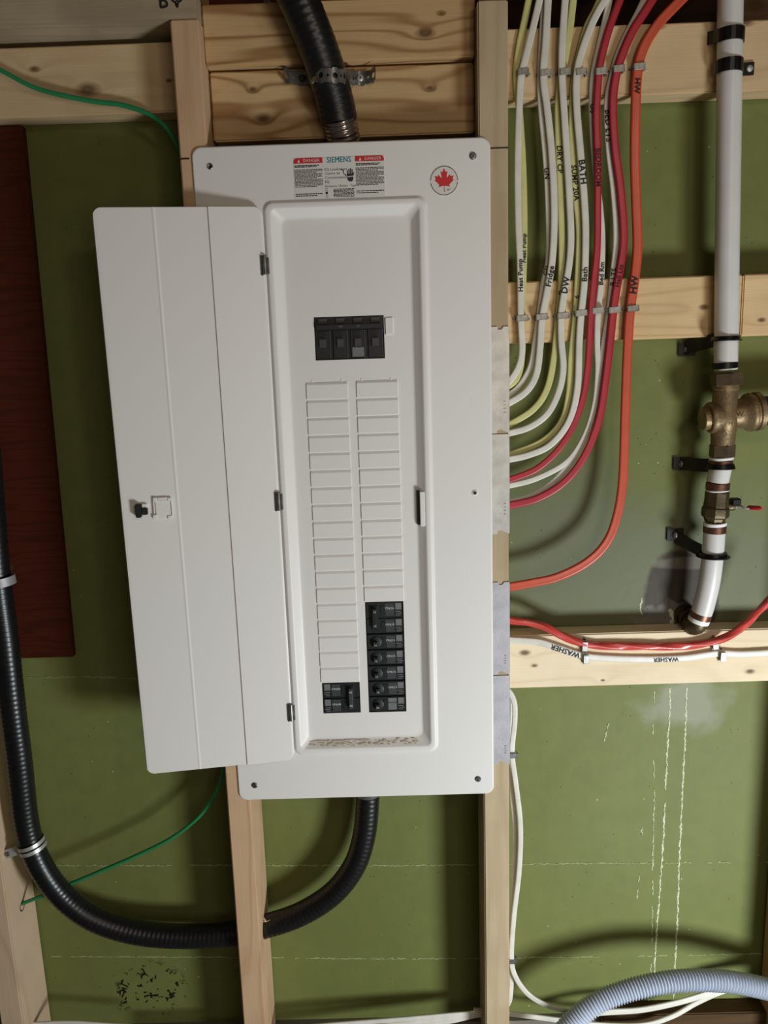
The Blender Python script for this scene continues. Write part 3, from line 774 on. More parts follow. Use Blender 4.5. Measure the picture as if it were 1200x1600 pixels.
# ------------------------------------------------------------------ cables
def flat_prof(w_, t_, groove=.12, n=20):
    out_ = []
    for k in range(n):
        a = 2*math.pi*k/n; c, s = math.cos(a), math.sin(a)
        x = abs(c)**.6*math.copysign(1, c)*w_/2; y = abs(s)**.75*math.copysign(1, s)*t_/2*(1-groove*math.exp(-(x/(w_*.16))**2))
        out_.append((x, y))
    return out_
CP = {}
def cable(label, pts, w_, t_, mat, Y=.045, twist=0, group=None, name='cable', cat='cable', groove=.14, lobes=0):
    path = [P(p[0], p[1], p[2] if len(p) > 2 else Y) for p in pts]
    if pts[0][1] < -10:                      # the run goes on into the joist space
        d0 = (path[0]-path[2]).normalized(); path = [path[0]+d0*.17+V((0, .15, 0)), path[0]+d0*.08+V((0, .045, 0)), path[0]+d0*.02] + path
    path = resample(catmull(path, 8), .006)
    base_ = flat_prof(w_, t_, groove)
    def pf(i, s):
        if not twist: return base_
        a = s*twist; c, s_ = math.cos(a), math.sin(a); return [(x*c-y*s_, x*s_+y*c) for x, y in base_]
    vs, fs = sweep(path, pf)
    o = mesh(name, vs, fs, M[mat], None, angle=60); tag(o, label, cat, group); CP[o.name] = (path, t_)
    return o
def cable_text(o, s, px, py, size, up=False, m='ink', sx=1.0, side=0.0):
    """writing that follows the cable; up=True reads upwards; side turns it upside down on level cables"""
    path, t_ = CP[o.name]
    # nearest path index to that pixel
    def pix(p):
        d = p-CAM; z = d.dot(FWD); return 600+1200*d.dot(RT)/z, 800-1200*d.dot(UP)/z
    i = min(range(1, len(path)-1), key=lambda i: (pix(path[i])[0]-px)**2+(pix(path[i])[1]-py)**2)
    size *= 1.12; v, f = text_vf(s, .022); 
    # advance along the path by arc length
    L0 = [0]
    for a, b_ in zip(path, path[1:]): L0.append(L0[-1]+(b_-a).length)
    tdir = path[i+1]-path[i-1]
    sign = 1
    if abs(tdir.z) > abs(tdir.x): sign = (1 if tdir.z > 0 else -1)*(1 if up else -1)
    else: sign = (1 if tdir.x > 0 else -1)*(-1 if up else 1)
    vs = []
    for p in v:
        l = L0[i]+sign*p.x*size*sx; l = max(0.0001, min(L0[-1]-.0001, l))
        j = next(k for k in range(1, len(L0)) if L0[k] >= l)
        t = (path[j]-path[j-1]); fr = (l-L0[j-1])/max(t.length, 1e-9); q_ = path[j-1]+t*fr
        t = V((t.x, 0, t.z)).normalized()*sign; upv = V((-t.z, 0, t.x))
        vs.append(q_+upv*p.y*size+V((0, -t_/2-.0004, 0)))
    return mesh('handwriting', vs, f, M[m], o, smooth=False)

FW, FT = .0096, .0046
GRP = 'flat cables stapled beside the panel'
B_, F_ = .0485, .0415      # cable lying on the board, cable lying over it
cA = cable('white cable marked Heat Pump, nearest the panel in the stapled row', [(846, -14, F_), (836, 30, F_), (820, 95, F_), (814, 120, F_), (811, 180, F_), (809, 260, F_), (810, 350, F_), (813, 420, F_), (814, 498, F_), (816, 545, F_), (811, 572, F_), (797, 595, F_), (786, 604, F_)], FW, FT, 'cable_white')
cB = cable('pale yellow cable half hidden behind the Heat Pump cable', [(829, -14, B_), (820, 30, B_), (811, 75, B_), (807, 120, B_), (812, 180, B_), (817, 260, B_), (819, 350, B_), (818, 420, B_), (815, 498, B_), (815, 560, B_), (808, 590, B_), (795, 603, B_), (785, 607, B_)], FW, FT, 'cable_yellow')
cC = cable('thin white cable left of the Fridge cable', [(851, -14, B_), (847, 50, B_), (844, 118, B_), (845, 168, B_), (852, 245, B_), (856, 315, B_), (857, 400, B_), (849, 442, B_), (842, 493, B_), (836, 533, B_), (829, 572, B_), (812, 602, B_), (795, 617, B_), (785, 622, B_)], .0080, FT, 'cable_white')
cD = cable('white cable marked Fridge, right of the pair in the second staple', [(857, -14, F_), (853, 60, F_), (849, 118, F_), (855, 170, F_), (862, 240, F_), (866, 330, F_), (863, 405, F_), (854, 460, F_), (847, 497, F_), (844, 540, F_), (838, 585, F_), (822, 612, F_), (795, 630, F_), (785, 633, F_)], .0100, FT, 'cable_white')
cE = cable('white cable marked DW beside the yellow one in the third staple', [(884, -14, F_), (879, 60, F_), (878, 118, F_), (883, 200, F_), (889, 297, F_), (892, 370, F_), (889, 415, F_), (882, 455, F_), (877, 490, F_), (877, 533, F_), (880, 575, F_), (873, 612, F_), (855, 647, F_), (826, 668, F_), (795, 677, F_), (785, 679, F_)], .0098, FT, 'cable_white')
cF = cable('pale yellow cable marked with a faint word in the third staple', [(897, -14, B_), (891, 40, B_), (884, 85, B_), (876, 125, B_), (872, 170, B_), (873, 230, B_), (876, 310, B_), (878, 390, B_), (876, 460, B_), (872, 497, B_), (866, 555, B_), (855, 607, B_), (833, 640, B_), (795, 664, B_), (785, 668, B_)], .0100, FT, 'cable_yellow')
cG = cable('white cable marked BATH in the fourth staple', [(955, -14, F_), (938, 12, F_), (923, 42, F_), (908, 84, F_), (901, 118, F_), (901, 168, F_), (907, 240, F_), (913, 315, F_), (915, 370, F_), (913, 440, F_), (908, 490, F_), (905, 533, F_), (902, 607, F_), (889, 658, F_), (860, 695, F_), (826, 711, F_), (795, 718, F_), (785, 720, F_)], .0100, FT, 'cable_white')
cH = cable('pale yellow cable marked SUMP 20A behind the BATH cable', [(943, -14, B_), (931, 15, B_), (916, 45, B_), (904, 90, B_), (897, 130, B_), (894, 182, B_), (894, 232, B_), (899, 300, B_), (905, 360, B_), (903, 430, B_), (899, 497, B_), (893, 552, B_), (889, 615, B_), (877, 660, B_), (845, 691, B_), (795, 711, B_), (785, 714, B_)], .0098, FT, 'cable_yellow')
cI = cable('dark red cable over the white one in the fifth staple', [(974, -14, F_), (963, 15, F_), (950, 52, F_), (939, 95, F_), (935, 125, F_), (932, 180, F_), (934, 250, F_), (934, 320, F_), (933, 390, F_), (928, 440, F_), (923, 497, F_), (918, 577, F_), (907, 636, F_), (881, 691, F_), (841, 731, F_), (795, 750, F_), (785, 753, F_)], .0100, FT, 'cable_red')
cJ = cable('white cable marked Bed, lying behind the first red cable', [(955, -14, B_), (946, 30, B_), (936, 75, B_), (927, 118, B_), (925, 180, B_), (930, 260, B_), (938, 330, B_), (941, 380, B_), (939, 440, B_), (934, 490, B_), (933, 540, B_), (934, 580, B_), (929, 632, B_), (913, 682, B_), (885, 722, B_), (837, 748, B_), (795, 759, B_), (785, 761, B_)], .0088, FT, 'cable_white')
cK = cable('white cable marked BED LTS left of the second red cable', [(1013, -14, B_), (997, 20, B_), (979, 55, B_), (965, 88, B_), (957, 118, B_), (949, 160, B_), (951, 228, B_), (959, 300, B_), (963, 370, B_), (958, 430, B_), (952, 486, B_), (946, 525, B_), (940, 570, B_), (930, 636, B_), (908, 695, B_), (874, 744, B_), (836, 772, B_), (795, 785, B_), (785, 787, B_)], .0094, FT, 'cable_white')
cL = cable('second dark red cable, over the BED LTS cable', [(1028, -14, F_), (1008, 18, F_), (988, 50, F_), (972, 87, F_), (963, 118, F_), (958, 160, F_), (961, 228, F_), (970, 297, F_), (975, 370, F_), (970, 415, F_), (963, 455, F_), (958, 490, F_), (954, 530, F_), (947, 588, F_), (937, 651, F_), (915, 709, F_), (883, 752, F_), (840, 779, F_), (795, 790, F_), (785, 792, F_)], .0112, FT, 'cable_red')
cM = cable('thick orange cable marked HW, rightmost in the stapled row', [(1080, -16, .044), (1058, 6, .044), (1028, 38, .044), (1006, 74, .044), (996, 112, .044), (993, 175, .044), (992, 245, .044), (994, 315, .044), (996, 385, .044), (991, 440, .044), (984, 490, .044), (980, 560, .044), (977, 640, .044), (973, 750, .044), (963, 810, .044), (946, 850, .044), (915, 880, .044), (870, 902, .044), (830, 911, .044), (795, 917, .044), (785, 918, .044)], .0138, .0068, 'cable_orange', groove=.35)
cN = cable('coral red round cable swooping along the lower right board', [(785, 966, .047), (797, 969, .047), (845, 977, .045), (875, 992, .043), (905, 1004, .044), (940, 1009, .045), (1000, 1010, .045), (1050, 1010, .045), (1085, 1008, .045), (1113, 1003, .042), (1140, 993, .036), (1165, 975, .026), (1185, 955, .016), (1215, 925, .002)], .0122, .0104, 'cable_coral', twist=32, groove=.05)
cO = cable('white cable marked WASHER under the coral red cable', [(785, 997, .048), (797, 1000, .048), (840, 1003, .046), (870, 1012, .045), (913, 1025, .047), (960, 1029, .048), (1020, 1030, .048), (1070, 1028, .048), (1124, 1021, .047), (1160, 1022, .047), (1230, 1018, .047)], .0112, .0052, 'cable_white')
for o_, s, x, y, h_, up, m in ((cA, 'Heat Pump', 812, 432, .0085, True, 'ink'), (cB, 'Heat Pump', 818, 390, .0075, True, 'ink'), (cD, 'Fridge', 862, 430, .0098, True, 'ink'), (cC, 'GFI', 856, 425, .008, True, 'ink'),
        (cE, 'DW', 886, 450, .0115, True, 'ink'), (cG, 'Bath', 914, 432, .0095, True, 'ink'), (cJ, 'Bed Rm', 940, 425, .0085, True, 'ink'), (cK, 'B LTS', 958, 430, .0085, True, 'ink'),
        (cL, 'Hall Lts', 966, 430, .0085, True, 'ink_red'), (cM, 'HW', 989, 445, .0125, True, 'ink'), (cG, 'BATH', 910, 273, .0110, False, 'ink'), (cH, 'SUMP 20A', 897, 290, .0092, False, 'ink'),
        (cK, 'BED LTS', 950, 195, .0098, False, 'ink'), (cF, 'DRY CP', 873, 248, .0090, False, 'ink'), (cC, 'GN', 853, 273, .0090, False, 'ink'), (cI, 'BEDROOM', 934, 262, .0090, False, 'ink_red'), (cJ, 'OS', 926, 170, .0085, False, 'ink'), (cM, 'HW', 993, 132, .0098, False, 'ink'),
        (cO, 'WASHER', 884, 1018, .0105, True, 'ink'), (cO, 'WASHER', 1040, 1030, .0085, True, 'ink'), (cH, '6', 902, 463, .0085, True, 'ink'), (cF, 'D', 876, 458, .0085, True, 'ink')):
    cable_text(o_, s, x, y, h_, up, m)

# staples: a bent steel strip with two legs and nail heads
def staple(px, py, span, ang, label, Y=.052, h_=.0125, strip=.0085, m='steel', grp='cable staples'):
    c = P(px, py, Y); a = math.radians(ang); ex = V((math.cos(a), 0, math.sin(a))); ez = V((-ex.z, 0, ex.x)); ey = V((0, 1, 0))
    t = .0011; s = span/2
    parts = [orient(boxvf(-s, s, -h_-t, -h_, -strip/2, strip/2), c, ex, ey, ez), orient(boxvf(-s-t, -s, -h_-t, 0, -strip/2, strip/2), c, ex, ey, ez),
             orient(boxvf(s, s+t, -h_-t, 0, -strip/2, strip/2), c, ex, ey, ez)]
    m = 'staple_bright' if m == 'steel_bright' else m
    vs, fs = join(parts); root = mesh('cable_staple', vs, fs, M[m], None, bevel=.0003, segs=1, smooth=False); tag(root, label, 'staple', grp)
    for sg in (-1, 1):
        vs, fs = orient(boxvf(-.0016, .0016, -.0042, .0002, -.0016, .0016), c+ex*sg*(s+.0030)+ez*(-.0015*sg), ex, ey, ez)
        mesh('nail_tip', vs, fs, M['screw'], root, bevel=.0006, segs=1)
    return root
rowt = [(815, 117, 'white Heat Pump', 'steel'), (850, 119, 'second pair of white', 'steel_bright'), (880, 117, 'white and yellow DW', 'steel'), (905, 117, 'BATH', 'steel'), (936, 116, 'first dark red', 'steel_bright'), (963, 112, 'second dark red', 'steel'), (995, 109, 'orange HW', 'steel_bright')]
for x, y, s, m in rowt: staple(x, y, .0132, 4, 'steel staple over the %s cable on the top right board' % s, m=m)
rowb = [(814, 498, 'white Heat Pump', 'steel'), (844, 496, 'Fridge', 'steel'), (877, 494, 'white DW', 'steel'), (905, 490, 'Bath', 'steel_bright'), (931, 486, 'first dark red', 'steel_bright'), (957, 485, 'second dark red', 'steel_bright'), (985, 483, 'orange HW', 'steel')]
for x, y, s, m in rowb: staple(x, y, .0150, 4, 'steel staple over the %s cable on the middle right board' % s, m=m)
staple(911, 1006, .0135, 88, 'left steel staple holding the coral red cable', m='steel_bright')
staple(1113, 1003, .0135, 96, 'right steel staple holding the coral red cable', m='steel_bright')
staple(913, 1026, .0125, 90, 'left steel staple holding the WASHER cable', m='steel_bright')
staple(1125, 1022, .0125, 90, 'right steel staple holding the WASHER cable', m='steel_bright')

# cables running down the right stud
cP = cable('outer white cable bowing down the right side of the right stud', [(790, 1078, .02), (797, 1082, .02), (804, 1100, .02), (804, 1130, .02), (800, 1176, .02), (806, 1225, .02), (813, 1290, .02), (811, 1360, .02), (803, 1430, .02), (799, 1494, .02), (805, 1525, .02), (825, 1553, .018), (855, 1571, .012), (890, 1581, .004)], .0085, .0048, 'cable_white')
cQ = cable('inner white cable close against the right side of the right stud', [(794, 1078, .035), (797, 1110, .035), (797, 1180, .035), (800, 1240, .03), (805, 1300, .03), (803, 1380, .03), (799, 1440, .03), (797, 1494, .03), (799, 1530, .03), (797, 1560, .03), (792, 1572, .035)], .0080, .0048, 'cable_white')
staple(800, 1176, .0105, 0, 'small staple on the white cable pair beside the lowest nail plate', Y=.026, h_=.010, grp='staples on the right stud')
staple(799, 1494, .0100, 0, 'small staple on the white cable low on the right stud', Y=.030, h_=.012, grp='staples on the right stud')
cR = cable('white cable rising from below the hose toward the far right stud', [(880, 1590, .050), (940, 1582, .045), (1000, 1578, .045), (1060, 1566, .045), (1110, 1551, .045), (1150, 1540, .045), (1215, 1530, .045)], .0112, .0052, 'cable_white', Y=.045)
cS = cable('lowest white cable crossing the dark brown board', [(740, 1578, .045), (790, 1583, .045), (860, 1592, .045), (920, 1600, .045), (1000, 1602, .045), (1050, 1588, .045), (1090, 1566, .045), (1140, 1546, .045), (1215, 1536, .045)], .0095, .0050, 'cable_white')
for k, (dy, lab_) in enumerate(((0, 'upper'), (5, 'middle'), (10, 'lower'))):
    cable('%s white cable of the bundle entering the right stud near the floor' % lab_, [(760, 1581+dy*.3, .044+.002*k), (740, 1583+dy*.4, .044), (700, 1586+dy, .042), (620, 1593+dy*1.4, .040), (520, 1601+dy*1.8, .040), (400, 1612+dy*2, .040), (250, 1618+dy*2, .040)], .0088, .0048, 'cable_white')
cable('white cable end low at the foot of the far left stud', [(20, 1602, .03), (60, 1600, .03), (110, 1598, .03), (160, 1601, .03), (240, 1606, .03)], .0085, .0048, 'cable_white')

# green bonding wires
cable('green wire drooping across the top left board into the stud', [(-20, 98, .035), (0, 109, .036), (60, 139, .040), (137, 157, .044), (190, 164, .044), (232, 178, .042), (258, 198, .042), (271, 216, .042), (283, 238, .042), (300, 262, .042)], .0062, .0062, 'wire_green', name='wire', cat='wire', groove=0)
cable('green wire curving behind the black conduit at lower left', [(352, 1170, .045), (348, 1205, .045), (336, 1240, .045), (312, 1275, .045), (270, 1308, .045), (215, 1336, .045), (150, 1364, .045), (100, 1385, .045), (60, 1402, .045), (32, 1413, .045)], .0056, .0056, 'wire_green', name='wire', cat='wire', groove=0)

# ------------------------------------------------------------------ conduits and hose
def ribbed(pts, R, amp, pitch, n=28, sub=6, helix=True, sharp=1.0):
    path = resample(catmull([P(*p) if len(p) == 3 else p for p in pts], 10), pitch/sub)
    def pf(i, s):
        out_ = []
        for k in range(n):
            a = 2*math.pi*k/n; ph = 2*math.pi*s/pitch+(a if helix else 0)
            r_ = R+amp*(abs(.5+.5*math.cos(ph))**sharp*2-1); out_.append((r_*math.cos(a), r_*math.sin(a)))
        return out_
    return sweep(path, pf)
ct = thing('conduit', P(530, 190, .035), 'thick black flexible conduit coming down into the top of the panel', 'conduit')
vs, fs = ribbed([(430, -70, -.030), (462, -10, -.028), (492, 60, -.016), (512, 118, 0.0), (524, 160, .012), (530, 190, .018)], .0252, .00022, .0088, n=32)
mesh('jacket', vs, fs, M['black_pvc'], ct)
vs, fs = ribbed([(529, 184, .018), (535, 208, .028), (540, 236, .042)], .0222, .0011, .0055, n=28, sub=5, sharp=.8)
mesh('metal_core', vs, fs, M['core'], ct)

cl_ = thing('conduit', P(330, 1462, .045), 'black flexible conduit looping from the far left stud under the panel', 'conduit')
vs, fs = ribbed([(-22, 700, -.01), (-14, 800, -.005), (-5, 900, 0.0), (8, 1000, .005), (19, 1100, .01), (30, 1187, .015), (42, 1290, .020), (62, 1350, .022), (100, 1402, .026), (150, 1437, .030), (215, 1457, .036), (290, 1463, .042), (365, 1458, .045), (415, 1447, .045), (470, 1428, .045), (520, 1396, .045), (554, 1352, .045), (570, 1300, .045), (575, 1240, .045), (576, 1225, .045)], .0193, .00016, .0080, n=28)
mesh('jacket', vs, fs, M['black_pvc'], cl_)
vs, fs = lathe((P(575, 1238, .045).x, .045, -.985), (0, 0, 1), [(0, .021), (.006, .023), (.0315, .023)], 24); mesh('gland_nut', vs, fs, M['steel'], cl_)
gh = thing('hose', P(1050, 1535, -.02), 'blue-grey corrugated hose arching across the bottom right corner', 'hose')
vs, fs = ribbed([(855, 1650, -.03), (890, 1602, -.02), (925, 1572, -.015), (965, 1553, -.010), (1015, 1539, -.008), (1070, 1532, -.006), (1130, 1533, -.004), (1180, 1541, -.002), (1240, 1556, 0)], .0156, .0017, .0051, n=26, sub=6, helix=False, sharp=.7)
mesh('corrugated_tube', vs, fs, M['hose_grey'], gh)

# ------------------------------------------------------------------ perforated strap over the upper conduit
def perforated(path_fn, length, cell, label):
    """path_fn(s) -> (point, normal, side) ; scalloped strip with round holes"""
    nC = int(length/cell); verts, faces = [], []
    segs = 20
    def put(s, v, back):
        p, nrm, side = path_fn(s); return p+side*v-nrm*(.0010 if back else 0)
    for c in range(nC):
        s0 = c*cell; big = c % 2 == 0
        hr = .0036 if big else .0017; hw = .0098 if big else .0082
        idx = []
        for back in (0, 1):
            n0 = len(verts); idx.append(n0)
            for k in range(segs):
                a = 2*math.pi*k/segs; cx, cz = math.cos(a), math.sin(a)
                m_ = max(abs(cx), abs(cz)); ox, oz = cx/m_*cell/2, cz/m_
                hgt = hw if True else 0
                e_ = abs(ox)/(cell/2); hh = hgt*(1-e_**2)+.0090*e_**2
                verts.append(put(s0+cell/2+ox, oz*hh, back))
            for k in range(segs):
                a = 2*math.pi*k/segs; verts.append(put(s0+cell/2+hr*math.cos(a), hr*math.sin(a), back))
        f0, b0 = idx
        for k in range(segs):
            k2 = (k+1) % segs
            faces.append((f0+k, f0+k2, f0+segs+k2, f0+segs+k)); faces.append((b0+k, b0+segs+k, b0+segs+k2, b0+k2))
            faces.append((f0+segs+k, f0+segs+k2, b0+segs+k2, b0+segs+k))
            faces.append((f0+k, b0+k, b0+k2, f0+k2))
    return verts, faces
p0 = P(452, 121, .038); pc = P(512, 118, 0.0); p1 = P(585, 121, .037)
tx = (p1-p0); tx = V((tx.x, 0, tx.z)).normalized(); side = V((-tx.z, 0, tx.x))
ctrl = [P(444, 117, .030), P(455, 120, .037), P(474, 122, .037), P(483, 120, .020), P(486, 118, -.010), P(496, 117, -.024), P(512, 117, -.0285), P(529, 118, -.024), P(541, 119, -.008), P(548, 121, .012), P(556, 122, .034), P(566, 122, .038), P(580, 119, .032), P(590, 112, .018)]
sp = resample(catmull(ctrl, 10), .0015)
SL = [0]
for a, b_ in zip(sp, sp[1:]): SL.append(SL[-1]+(b_-a).length)
def on_strap(s):
    s = max(0, min(SL[-1]-1e-5, s)); j = next(k for k in range(1, len(SL)) if SL[k] > s)
    t = (sp[j]-sp[j-1]).normalized(); q_ = sp[j-1]+t*(s-SL[j-1]); sd = V((-tx.z, 0, tx.x)); nrm = t.cross(sd).normalized()
    if nrm.y > 0: nrm = -nrm
    return q_, nrm, sd
vs, fs = perforated(on_strap, SL[-1], .0098, '')
strap = mesh('pipe_strap', vs, fs, M['steel'], None, angle=30); tag(strap, 'perforated steel strap bent over the black conduit above the panel', 'strap')
q = P(563, 122, .036)
vs, fs = lathe((q.x, .0365, q.z), (0, -1, 0), [(0, .0046), (.0015, .0044), (.003, .003), (.003, .0002)], 16); s_ = mesh('screw', vs, fs, M['steel_bright'], strap)
vs, fs = lathe((q.x, .0336, q.z), (0, -1, 0), [(0, .0014), (.0003, .0013)], 8); mesh('screw_recess', vs, fs, M['black_deep'], s_)
q = P(472, 122, .036)
vs, fs = lathe((q.x, .0365, q.z), (0, -1, 0), [(0, .0046), (.0015, .0044), (.003, .003), (.003, .0002)], 16); mesh('screw', vs, fs, M['black_mid'], strap)

# strap of the lower left conduit
q = P(44, 1322, .02)
def ring_band(center, axis, r, w_, t_, a0, a1, n=24, flat_=1.0):
    axis = V(axis).normalized(); a = V((0, 1, 0)).cross(axis); a.normalize(); b_ = axis.cross(a)
    vs, fs = [], []
    for k in range(n+1):
        th = math.radians(a0+(a1-a0)*k/n); d = a*math.cos(th)+b_*math.sin(th)*flat_
        for rr, h in ((r, -w_/2), (r+t_, -w_/2), (r+t_, w_/2), (r, w_/2)): vs.append(V(center)+d*rr+axis*h)
    for k in range(n):
        for j in range(4): fs.append((k*4+j, k*4+(j+1) % 4, (k+1)*4+(j+1) % 4, (k+1)*4+j))
    fs += [(0, 1, 2, 3), (n*4, n*4+3, n*4+2, n*4+1)]
    return vs, fs
ax = (P(62, 1350, .022)-P(36, 1290, .020)); ax = V((ax.x, 0, ax.z)).normalized()
c0 = P(50, 1320, .020)
tl = P(8, 1335, .015)
cs = thing('pipe_strap', c0, 'shiny one-hole steel strap holding the conduit to the far left stud', 'strap')
for d_ in (-.0045, .0045):
    vs, fs = ring_band(c0+ax*d_, ax, .0203, .0062, .0014, 0, 360, 32); mesh('strap_loop', vs, fs, M['steel_bright'], cs)
ex = (c0-tl); ex = V((ex.x, ex.y*.4, ex.z)).normalized(); ez = ex.cross(V((0, 1, 0))).normalized(); ey = ez.cross(ex)
vf = orient(boxvf(-.004, (c0-tl).length-.006, -.001, .001, -.0078, .0078), tl, ex, ey, ez)
tb = mesh('strap_tab', vf[0], vf[1], M['steel_bright'], cs, bevel=.0006)
vs, fs = lathe(tl+ex*.004-ey*.001, -ey if ey.y > 0 else ey, [(0, .0045), (.0015, .0040), (.0022, .002)], 14); mesh('screw', vs, fs, M['screw'], tb)
# strap at the left frame edge, higher on the same conduit
c0 = P(0, 908, 0.0)
cs2 = thing('pipe_strap', c0, 'small steel strap on the conduit at the left frame edge below mid height', 'strap')
ax2 = V((.10, 0, -1)).normalized()
vs, fs = ring_band(c0, ax2, .0205, .013, .0014, 0, 360, 32); mesh('strap_loop', vs, fs, M['steel_grey'], cs2)
box('strap_tab', c0.x-.06, c0.x-.018, -.003, .001, c0.z-.007, c0.z+.007, M['steel_grey'], cs2)

# ------------------------------------------------------------------ water pipe with valves
PY = .034
T = P(1142, -60, PY); Bm = P(1134, 578, PY); T = T+(T-Bm)*((.419-T.z)/(T.z-Bm.z))
wp = thing('water_pipe', P(1134, 520, PY), 'white plastic water pipe running down the right side to the bronze valve', 'pipe')
def seg(name, a, b_, r, m, par, n=24):
    d = (b_-a); vs, fs = lathe(a, d, [(0, r*.97), (.0006, r), (d.length-.0006, r), (d.length, r*.97)], n); return mesh(name, vs, fs, M[m], par)
def at(px, py, Y=PY): return P(px, py, Y)
seg('pipe_length', T, Bm, .0163, 'white_pipe', wp)
seg('crimp_ring', at(1133, 566), at(1133, 576), .0173, 'black_steel', wp)
cu_ = text('pipe_print', 'CB SUPPLIES', P(1151, 360, PY-.0100), Z_*-1, X_, .0060, M['print_black'], wp, 1.1)
text('pipe_print', 'CAN', P(1151, 440, PY-.0100), Z_*-1, X_, .0060, M['print_black'], wp, 1.1)
# mixing valve
mv = thing('mixing_valve', at(1134, 655), 'large bronze mixing valve body joining the white pipe and a dark side pipe', 'valve')
def hexprof(name, a, b_, r, m, par, n=6):
    d = b_-a; vs, fs = lathe(a, d, [(0, r*.94), (.0015, r), (d.length-.0015, r), (d.length, r*.94)], n); return mesh(name, vs, fs, M[m], par, angle=20)
hexprof('union_nut', at(1135, 582), at(1135, 602), .0222, 'nut', mv)
c = at(1134, 656)
top_, bot_ = at(1134, 601), at(1129, 697)
ax = (top_-bot_).normalized()
vs, fs = lathe(bot_, ax, [(0, .0135), (.002, .0165), (.018, .0175), (.028, .0190), (.034, .0212), (.042, .0225), (.050, .0212), (.058, .0190), (.066, .0176), ((top_-bot_).length-.008, .0172), ((top_-bot_).length-.006, .0188), ((top_-bot_).length, .0188)], 28)
body = mesh('valve_body', vs, fs, M['brass'], mv)
lx, rx = at(1096, 655, PY), at(1188, 642, PY)
d = rx-lx
Ld = d.length
vs, fs = lathe(lx, d, [(0, .0140), (.0012, .0165), (.006, .0172), (.0095, .0168), (.0100, .0215), (.013, .0232), (.018, .0230), (.028, .0212), (.040, .0198), (.052, .0206), (.062, .0232), (.066, .0275), (.071, .0288), (.0735, .0280), (.0745, .0262), (.0765, .0262), (.078, .0285), (Ld-.002, .0285), (Ld, .026)], 32)
mesh('cross_arm', vs, fs, M['brass'], mv)
seg('side_pipe', at(1186, 642), at(1260, 640), .0212, 'blue_black', mv)
hexprof('union_nut', at(1128, 714), at(1129, 694), .0182, 'nut', mv)
for s, x, y, h_ in (('⇧', 1137, 620, .012), ('1/2', 1138, 630, .006), ('M', 1143, 663, .008), ('S', 1131, 668, .009), ('⇧', 1133, 680, .012), ('CASH', 1118, 655, .006), ('W', 1158, 648, .010)):
    yy = P(x, y, 0.010); text('cast_mark', s, V((yy.x, .0115 if abs(x-1137) < 9 else .0130, yy.z)), X_ if s != 'CASH' else Z_, Z_ if s != 'CASH' else -X_, h_, M['brass_dark'], mv)
# pipe between the valves
p2 = thing('water_pipe', at(1120, 770), 'short white pipe lengths with copper rings below the bronze valve', 'pipe')
pts = {k: at(*k) for k in ((1128, 714), (1127, 719), (1126, 729), (1125, 734), (1121, 755), (1120, 765), (1120, 768), (1119, 812), (1117, 821), (1117, 832), (1112, 868))}
seg('white_collar', at(1127, 718), at(1127, 714), .0172, 'white_ring', p2)
seg('crimp_ring', at(1126, 729), at(1127, 719), .0166, 'copper', p2)
seg('pipe_length', at(1121, 754), at(1126, 730), .0158, 'white_pipe', p2)
seg('crimp_ring', at(1121, 765), at(1122, 754), .0170, 'copper', p2)
seg('white_collar', at(1121, 767), at(1121, 764.5), .0166, 'white_ring', p2)
# ball valve
bv = thing('ball_valve', at(1120, 790), 'small tarnished brass shutoff valve with a red-tipped lever', 'valve')
a_, b__ = at(1116, 816), at(1121, 767); dd = b__-a_; Lb = dd.length
vs, fs = lathe(a_, dd, [(0, .0135), (.004, .0150), (.0065, .0158), (.009, .0192), (.013, .0200), (.022, .0196), (.024, .0178), (.030, .0176), (.0315, .0172), (Lb-.002, .0172), (Lb, .016)], 8)
mesh('valve_body', vs, fs, M['brass_dark'], bv, angle=25)
s0, s1 = at(1136, 792), at(1147, 791)
seg('stem', s0, s1, .0062, 'brass_dark', bv, 14); seg('stem_nut', s1, at(1153, 790), .0050, 'steel', bv, 6)
q = at(1147, 782)
box('stop_plate', q.x-.006, q.x+.008, q.y-.008, q.y+.006, q.z-.007, q.z+.004, M['black_steel'], bv, .002)
a_, b__ = at(1153, 790, PY), at(1171, 794, PY-.012); e = b__-a_
vs, fs = sweep(resample(catmull([a_, at(1158, 791, PY-.004), at(1164, 794, PY-.009), b__], 5), .003), lambda i, s: [(x, y) for x, y in ((-.0015, -.005), (.0015, -.005), (.0015, .005), (-.0015, .005))]); mesh('lever', vs, fs, M['steel_bright'], bv, smooth=False)
vs, fs = lathe(at(1169, 793, PY-.010), at(1188, 794, PY-.030)-at(1169, 793, PY-.010), [(0, .0028), (.002, .0036), (.02, .0034), (.024, .0016)], 12); mesh('lever_grip', vs, fs, M['red_grip'], bv)
seg('white_collar', at(1117, 821), at(1117, 816), .0168, 'white_ring', p2)
seg('crimp_ring', at(1116.5, 832), at(1117, 821), .0166, 'copper', p2)
# lower bent pipe
p3 = thing('water_pipe', at(1110, 900), 'lowest white pipe length bending into the brass elbow at the wall', 'pipe')
path = resample(catmull([at(1116, 831, PY), at(1114, 862, PY), at(1109, 905, PY+.002), at(1100, 945, PY+.008), at(1092, 968, PY+.012)], 8), .004)
vs, fs = tube(path, .0158, 24); mesh('pipe_length', vs, fs, M['white_pipe'], p3)
d3 = (path[-1]-path[-3]).normalized(); e3 = path[-1]
for name, o0, o1, r_, m in (('crimp_ring', -.013, -.004, .0166, 'copper'), ('white_collar', -.004, .003, .0164, 'white_ring')):
    vs, fs = lathe(e3+d3*o0, d3, [(0, r_), (o1-o0, r_)], 24); mesh(name, vs, fs, M[m], p3)
